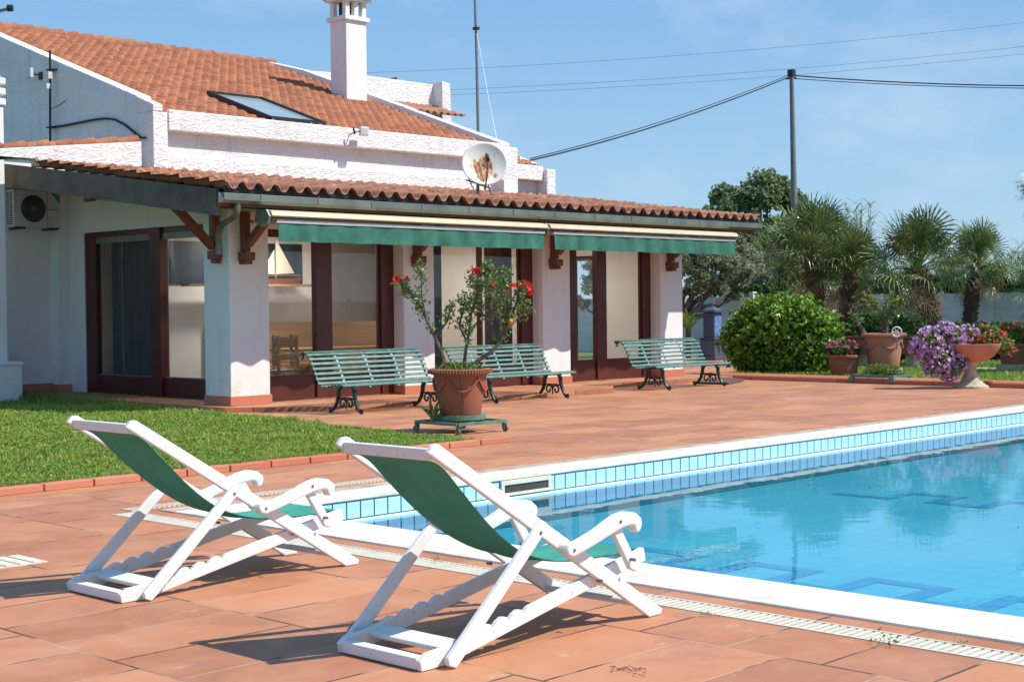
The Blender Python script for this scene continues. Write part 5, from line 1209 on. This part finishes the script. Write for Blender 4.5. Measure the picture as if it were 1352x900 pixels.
# long trough behind
c = PD(1172, 470, 33); t = thing('planter_trough', (c[0], c[1], .03), 'long clay trough standing on the garden path behind the big pot', 'planter'); m = MB(); m.box(c[0]-.2, c[0]+.2, c[1]-1.0, c[1]+1.0, .36, .70); m.box(c[0]-.24, c[0]+.24, c[1]-1.04, c[1]+1.04, .70, .75); m.build('trough', 'clay', t, bevel=.02)
m = MB(); m.box(c[0]-.12, c[0]+.12, c[1]-.7, c[1]-.5, .03, .36); m.box(c[0]-.12, c[0]+.12, c[1]+.5, c[1]+.7, .03, .36); m.build('foot', 'stone', t)
P, d = blob_pts(1600, (c[0], c[1], 1.0), (.3, 1.05, .34), .4); leafcloud('foliage', P, .1, 'shrubleaf', t, .6, .4)
# green trolley with low succulent
cx, cy = 24.25, 14.05; cc = G(1168, 505); cx, cy = float(cc[0])-.1, float(cc[1])
t = thing('plant_dolly', (cx, cy, 0), 'green plant trolley carrying only a low creeping plant near the garden kerb', 'plant trolley', 'plant trolleys')
m = MB(); cs = [(cx-.36, cy-.42), (cx+.3, cy-.42), (cx+.3, cy+.42), (cx-.36, cy+.42)]
for i in range(4): a, b = cs[i], cs[(i+1) % 4]; m.beam((a[0], a[1], .14), (b[0], b[1], .14), .05, .05)
m.build('frame', 'benchg', t); 
for a, b in cs: mm = MB(); mm.box(a-.04, a+.04, b-.05, b+.05, .03, .12); mm.tube([(a-.015, b, .035), (a+.015, b, .035)], .035, 12); mm.build('leg', 'benchg', t)
cp = thing('creeping_plant', (cx, cy, .166), 'low mossy creeping plant lying on the green trolley', 'plant'); P, d = blob_pts(2200, (cx, cy, .22), (.30, .42, .14), .3); P = P[P[:, 2] > .17]; leafcloud('foliage', P, .045, 'herb', cp, .5, .5)
# urn with purple and red flowers
ug = G(1282, 512); ux, uyy = float(ug[0]), float(ug[1])
t = thing('flower_urn', (ux, uyy, 0), 'pale stone footed urn overflowing with purple petunias and red geraniums', 'flower urn')
MB().lathe([(.001, 0), (.30, 0), (.30, .035), (.25, .06), (.20, .10), (.14, .18), (.10, .28), (.095, .36), (.12, .42), (.17, .46), (.001, .47)], (ux, uyy, 0), 40).build('foot', 'stone', t, smooth=True)
MB().lathe([(.10, .45), (.22, .48), (.34, .56), (.42, .68), (.45, .74), (.46, .765), (.44, .77), (.40, .74), (.001, .72)], (ux+.02, uyy-.05, 0), 44).build('bowl', 'clay2', t, smooth=True)
uD = float((np.array([ux, uyy, .8])-_C) @ _fw)
def ub(u, v, dd=0): return PD(u, v, uD+dd)
Pf = []; Nf = []; Lf = []; Nl = []
for (u, v, rp, k) in ((1228, 452, 22, 200), (1215, 460, 15, 100), (1248, 438, 15, 110), (1262, 445, 16, 100), (1240, 472, 22, 200), (1252, 487, 18, 110), (1230, 485, 12, 60), (1280, 440, 13, 40), (1268, 475, 14, 70)):
    cc = ub(u, v, -.1); r = rp/FPX*uD; P, d = blob_pts(k, cc, (r, r, r), .85); Pf.append(P); Nf.append(d); P, d = blob_pts(k*3, cc, (r*.95,)*3, .3); Lf.append(P)
flowers('petunias', np.concatenate(Pf), .075, 'purple', t, np.concatenate(Nf))
Pr = []; 
for (u, v, rp, k) in ((1300, 448, 20, 40), (1320, 452, 18, 36), (1285, 446, 16, 26), (1300, 435, 10, 18), (1254, 456, 8, 16), (1262, 468, 9, 22), (1332, 462, 10, 16), (1310, 440, 14, 18)):
    cc = ub(u, v, -.02); r = rp/FPX*uD; P, d = blob_pts(k, cc, (r, r, r*.8), .75); Pr.append(P); P, d = blob_pts(k*12, cc, (r*1.0, r, r*.8), .2); Lf.append(P)
flowers('geraniums', np.concatenate(Pr), .075, 'scarlet', t)
leafcloud('foliage', np.concatenate(Lf), .065, 'hibleaf', t, .7, .4)
# pot with red flowers behind the urn
t, c, z = potted(1338, 478, 30.5, .30, .24, .42, 'square looking clay pot with bright red geraniums at the right edge, behind the urn', .22)
MB().box(c[0]-.25, c[0]+.25, c[1]-.25, c[1]+.25, .03, .219).build('foot', 'stone', t)
P, d = blob_pts(1100, (c[0], c[1], z+.56), (.4, .4, .22), .4); leafcloud('foliage', P, .08, 'herb', t, .7, .4); P, d = blob_pts(70, (c[0], c[1], z+.66), (.36, .36, .2), .8); flowers('blossoms', P, .09, 'red', t, d)

# blue grey fountain post
fc_ = PD(941, 478, 40); fx, fy = float(fc_[0]), float(fc_[1])
t = thing('drinking_fountain', (fx, fy, 0), 'blue grey cast iron drinking fountain post with a pointed cap and glazed side', 'fountain')
m = MB(); m.box(fx-.28, fx+.28, fy-.28, fy+.28, 0, .12); m.box(fx-.24, fx+.24, fy-.24, fy+.24, .12, .55); m.box(fx-.26, fx+.26, fy-.26, fy+.26, .55, .60); m.box(fx-.18, fx+.18, fy-.18, fy+.18, .60, 1.28); m.build('column', 'blueiron', t, bevel=.02)
m = MB(); m.box(fx-.25, fx+.25, fy-.25, fy+.25, 1.28, 1.34); m.add([(fx-.2, fy-.2, 1.34), (fx+.2, fy-.2, 1.34), (fx+.2, fy+.2, 1.34), (fx-.2, fy+.2, 1.34), (fx, fy, 1.46)], [(0, 1, 4), (1, 2, 4), (2, 3, 4), (3, 0, 4)]); m.tube([(fx, fy, 1.43), (fx, fy, 1.50)], .03, 8); m.build('cap', 'blueiron', t)
MB().box(fx-.15, fx+.15, fy-.185, fy-.181, .65, 1.22).build('tile_panel', 'azul', t)
# dark mat
m = MB(); a, b, c_ = G(921, 507), G(960, 508), G(976, 503); d_ = G(945, 498); m.prism([(float(G(921, 507)[0]), float(G(921, 507)[1])), (float(G(962, 508)[0]), float(G(962, 508)[1])), (float(G(982, 503)[0]), float(G(982, 503)[1])), (float(G(945, 499)[0]), float(G(945, 499)[1]))], .003, .045, 'xy')
tag(m.build('floor_mat', 'mat', bevel=.006), 'dark brown square slab lying on the paving before the leafy bush', 'mat')

# ------------------------------------------------------------------ pole and wires
Dp = 60; pt_ = PD(1045, 93, Dp); t = thing('utility_pole', (pt_[0]+.1, pt_[1], 0), 'tall tapered concrete utility pole standing behind the garden wall', 'utility pole')
m = MB(); bp = PD(1052, 404, Dp); m.tube([(bp[0], bp[1], 0), (float(pt_[0]), float(pt_[1]), float(pt_[2]))], [.17, .085], 14); m.build('pole', 'conc', t, smooth=True)
m = MB(); m.box(pt_[0]-.12, pt_[0]+.12, pt_[1]-.12, pt_[1]+.12, pt_[2]-.25, pt_[2]+.02); m.tube([pt_-_R*.25-_Z*.35, pt_+_R*.2-_Z*.3], .03, 6); m.build('insulator', 'black', t)
def wire(pts, r, label, D0=Dp, group=None):
    m = MB(); P = [PD(u, v, d) for u, v, d in pts]; Q = []
    for i in range(len(P)-1):
        for k in range(8): Q.append(P[i]+(P[i+1]-P[i])*k/8)
    Q.append(P[-1]); m.tube(Q, r, 5); return tag(m.build('overhead_wire', 'cable', smooth=True), label, 'cable', group)
def sag(u0, v0, d0, u1, v1, d1, s, n=9): return [(u0+(u1-u0)*k/n, v0+(v1-v0)*k/n+4*s*(k/n)*(1-k/n), d0+(d1-d0)*k/n) for k in range(n+1)]
wire(sag(1042, 102, Dp-.1, 700, 212, 44, 8), .026, 'thick twisted cable sloping from the pole top down to the villa roof'); 
m_ = [(u, v-2.6, d) for u, v, d in sag(1042, 102, Dp-.1, 700, 212, 44, 7)]; wire(m_, .016, 'thinner upper strand beside the thick cable running to the villa')
wire(sag(1048, 100, Dp, 1500, 112, 58, 6), .026, 'thick cable leaving the pole top towards the right edge'); wire([(u, v+3, d) for u, v, d in sag(1048, 101, Dp, 1500, 113, 58, 5.2)], .016, 'thinner lower strand under the cable right of the pole')
wire(sag(440, 98, 95, 1420, 22, 95, 11), .009, 'highest faint wire crossing the sky', group='distant power lines'); wire(sag(440, 124, 95, 1420, 54, 95, 11), .009, 'upper wire of the low faint pair crossing the sky', group='distant power lines'); wire(sag(440, 130, 95, 1420, 64, 95, 11), .009, 'lower wire of the low faint pair crossing the sky', group='distant power lines')

# ------------------------------------------------------------------ grass and small litter
def blades(name, P, h, wd, mat, label, lean=.5):
    n = len(P); a = rng.uniform(0, 6.283, n); d = np.stack([np.cos(a), np.sin(a), np.zeros(n)], 1); s = np.stack([-np.sin(a), np.cos(a), np.zeros(n)], 1)*(wd*rng.uniform(.6, 1.3, n))[:, None]
    H = h*rng.uniform(.5, 1.25, n); ln = rng.uniform(.1, lean*1.6, n)*H; z = np.array([0, 0, 1.])
    m_ = P+z*(H*.55)[:, None]+d*(ln*.35)[:, None]; t = P+z*H[:, None]+d*ln[:, None]
    V = np.stack([P-s, P+s, m_+s*.8, m_-s*.8, t], 1).reshape(-1, 3); i = np.arange(n)[:, None]*5
    F = np.concatenate([i+np.array([[0, 1, 2]]), i+np.array([[0, 2, 3]]), i+np.array([[3, 2, 4]])])
    o = fastmesh(name, V, F, mat); tag(o, label, 'grass', None, 'stuff'); return o
def fnoise(x, y): return .5+.25*np.sin(x*2.1+1.3*np.sin(y*1.7))+.25*np.sin(y*2.9+1.1*np.sin(x*3.1+.5))
N = 240000; x = rng.uniform(4.6, 12.7, N); y = 11.53+13*rng.uniform(0, 1, N)**1.35
k = (x < np.interp(y, [11.5, 13, 15, 17.6, 18.6, 24.5], [11.5, 11.75, 12.1, 12.45, 12.6, 12.7])-.01) & (x > y*.36) & ~((x > 11.3) & (y > 22.6))
x, y = x[k], y[k]; P = np.stack([x, y, np.full(len(x), .018)], 1); hh_ = .022+.085*fnoise(x, y)*fnoise(x*3.7+1, y*3.1)+.03*(fnoise(x*9, y*8) > .72)
k2 = rng.uniform(0, 1, len(x)) < 1.0
blades('lawn_grass', P, hh_*.85, .0035*(1+y/14), 'grass', 'bright green lawn behind the clay kerb on the left', .9)
N = 16000; x = rng.uniform(4.8, 12.0, N); y = 11.56+9*rng.uniform(0, 1, N)**1.6; k = (fnoise(x*2.3+5, y*2.1) > .55) & (x < 11.45) & (x > y*.36); P = np.stack([x, y, np.full(N, .02)], 1)[k]
blades('dry_grass', P, .055, .004, 'palmdry', 'dry straw coloured blades scattered in the left lawn', 1.0)
x = rng.uniform(4.5, 11.5, 2600); P = np.stack([x, np.full(2600, 11.535), np.full(2600, .03)], 1); P = P[fnoise(x*2, x*1.3) > .42]; blades('edge_grass', P, .075, .004, 'grass', 'grass blades hanging over the clay kerb of the left lawn', 1.2)
# broad weed leaves in the lawn
N = 60000; x = rng.uniform(4.8, 12.4, N); y = 11.6+8*rng.uniform(0, 1, N)**1.5; k = (fnoise(x*1.3+2, y*1.1) > .5) & (x < 11.45) & (x > y*.36); P = np.stack([x, y, .045+.03*rng.uniform(0, 1, N)], 1)[k]
tag(leafcloud('lawn_weeds', P, .034, 'grass', None, .7, 1.2), 'broad leaved weeds scattered through the left lawn', 'weeds', None, 'stuff')
N = 90000; x = rng.uniform(24.75, 36.9, N); y = rng.uniform(6, 18.1, N); k = ~((x > 29.6) & (x < 30.9)); P = np.stack([x, y, np.full(N, .03)], 1)[k]
blades('garden_grass', P, .09, .009, 'grass', 'strip of grass between the far kerb and the garden wall')
# grass fringe tufts against the villa
P = np.stack([rng.uniform(12.0, 13.6, 2600), rng.uniform(20.5, 24.2, 2600), np.full(2600, .02)], 1); k = rng.uniform(0, 1, 2600) < np.clip((13.0-P[:, 0])*1.4, .02, 1); blades('wild_weeds', P[k], .16, .006, 'herb', 'taller weeds at the foot of the end window')
# tufts and dry litter on the paving
for i, (u, v, s_, lab) in enumerate(((1168, 850, .05, 'small green weed growing from the drain edge at lower right'), (1272, 851, .03, 'tiny dark weed in the drain grating at lower right'), (576, 742, .035, 'tiny weed by the drain between the two deckchairs'), (831, 887, .035, 'small tangle of dry twigs on the paving at the bottom'), (935, 814, .03, 'tiny weed in the paving joint right of the near deckchair'))):
    c = G(u, v); t = thing('paving_weed', c, lab, 'weed', 'weeds in the paving'); 
    if i == 3:
        m = MB()
        for k in range(9): a = random.uniform(0, 6.28); q = c+rng.normal(size=3)*np.array([.035, .035, 0]); m.tube([q+_Z*.004, q+np.array([math.cos(a)*.03, math.sin(a)*.03, .014]), q+np.array([math.cos(a+.6)*.06, math.sin(a+.6)*.06, .004])], .0016, 4)
        m.build('twigs', 'bark', t)
    else:
        P = c+rng.normal(size=(26, 3))*np.array([s_*.7, s_*.7, 0]); P[:, 2] = .006+abs(rng.normal(size=26))*s_*.4; leafcloud('leaves', P, s_*.45, 'herb' if i == 0 else 'hibleaf', t, .35, .4)
# leaves floating
P = np.stack([rng.uniform(8, 14, 14), rng.uniform(3.5, 8.5, 14), np.full(14, Zw+.004)], 1); tag(leafcloud('floating_leaves', P, .03, 'bark', None, .5, 9), 'few dark dead leaves floating on the pool', 'leaves', None, 'stuff')
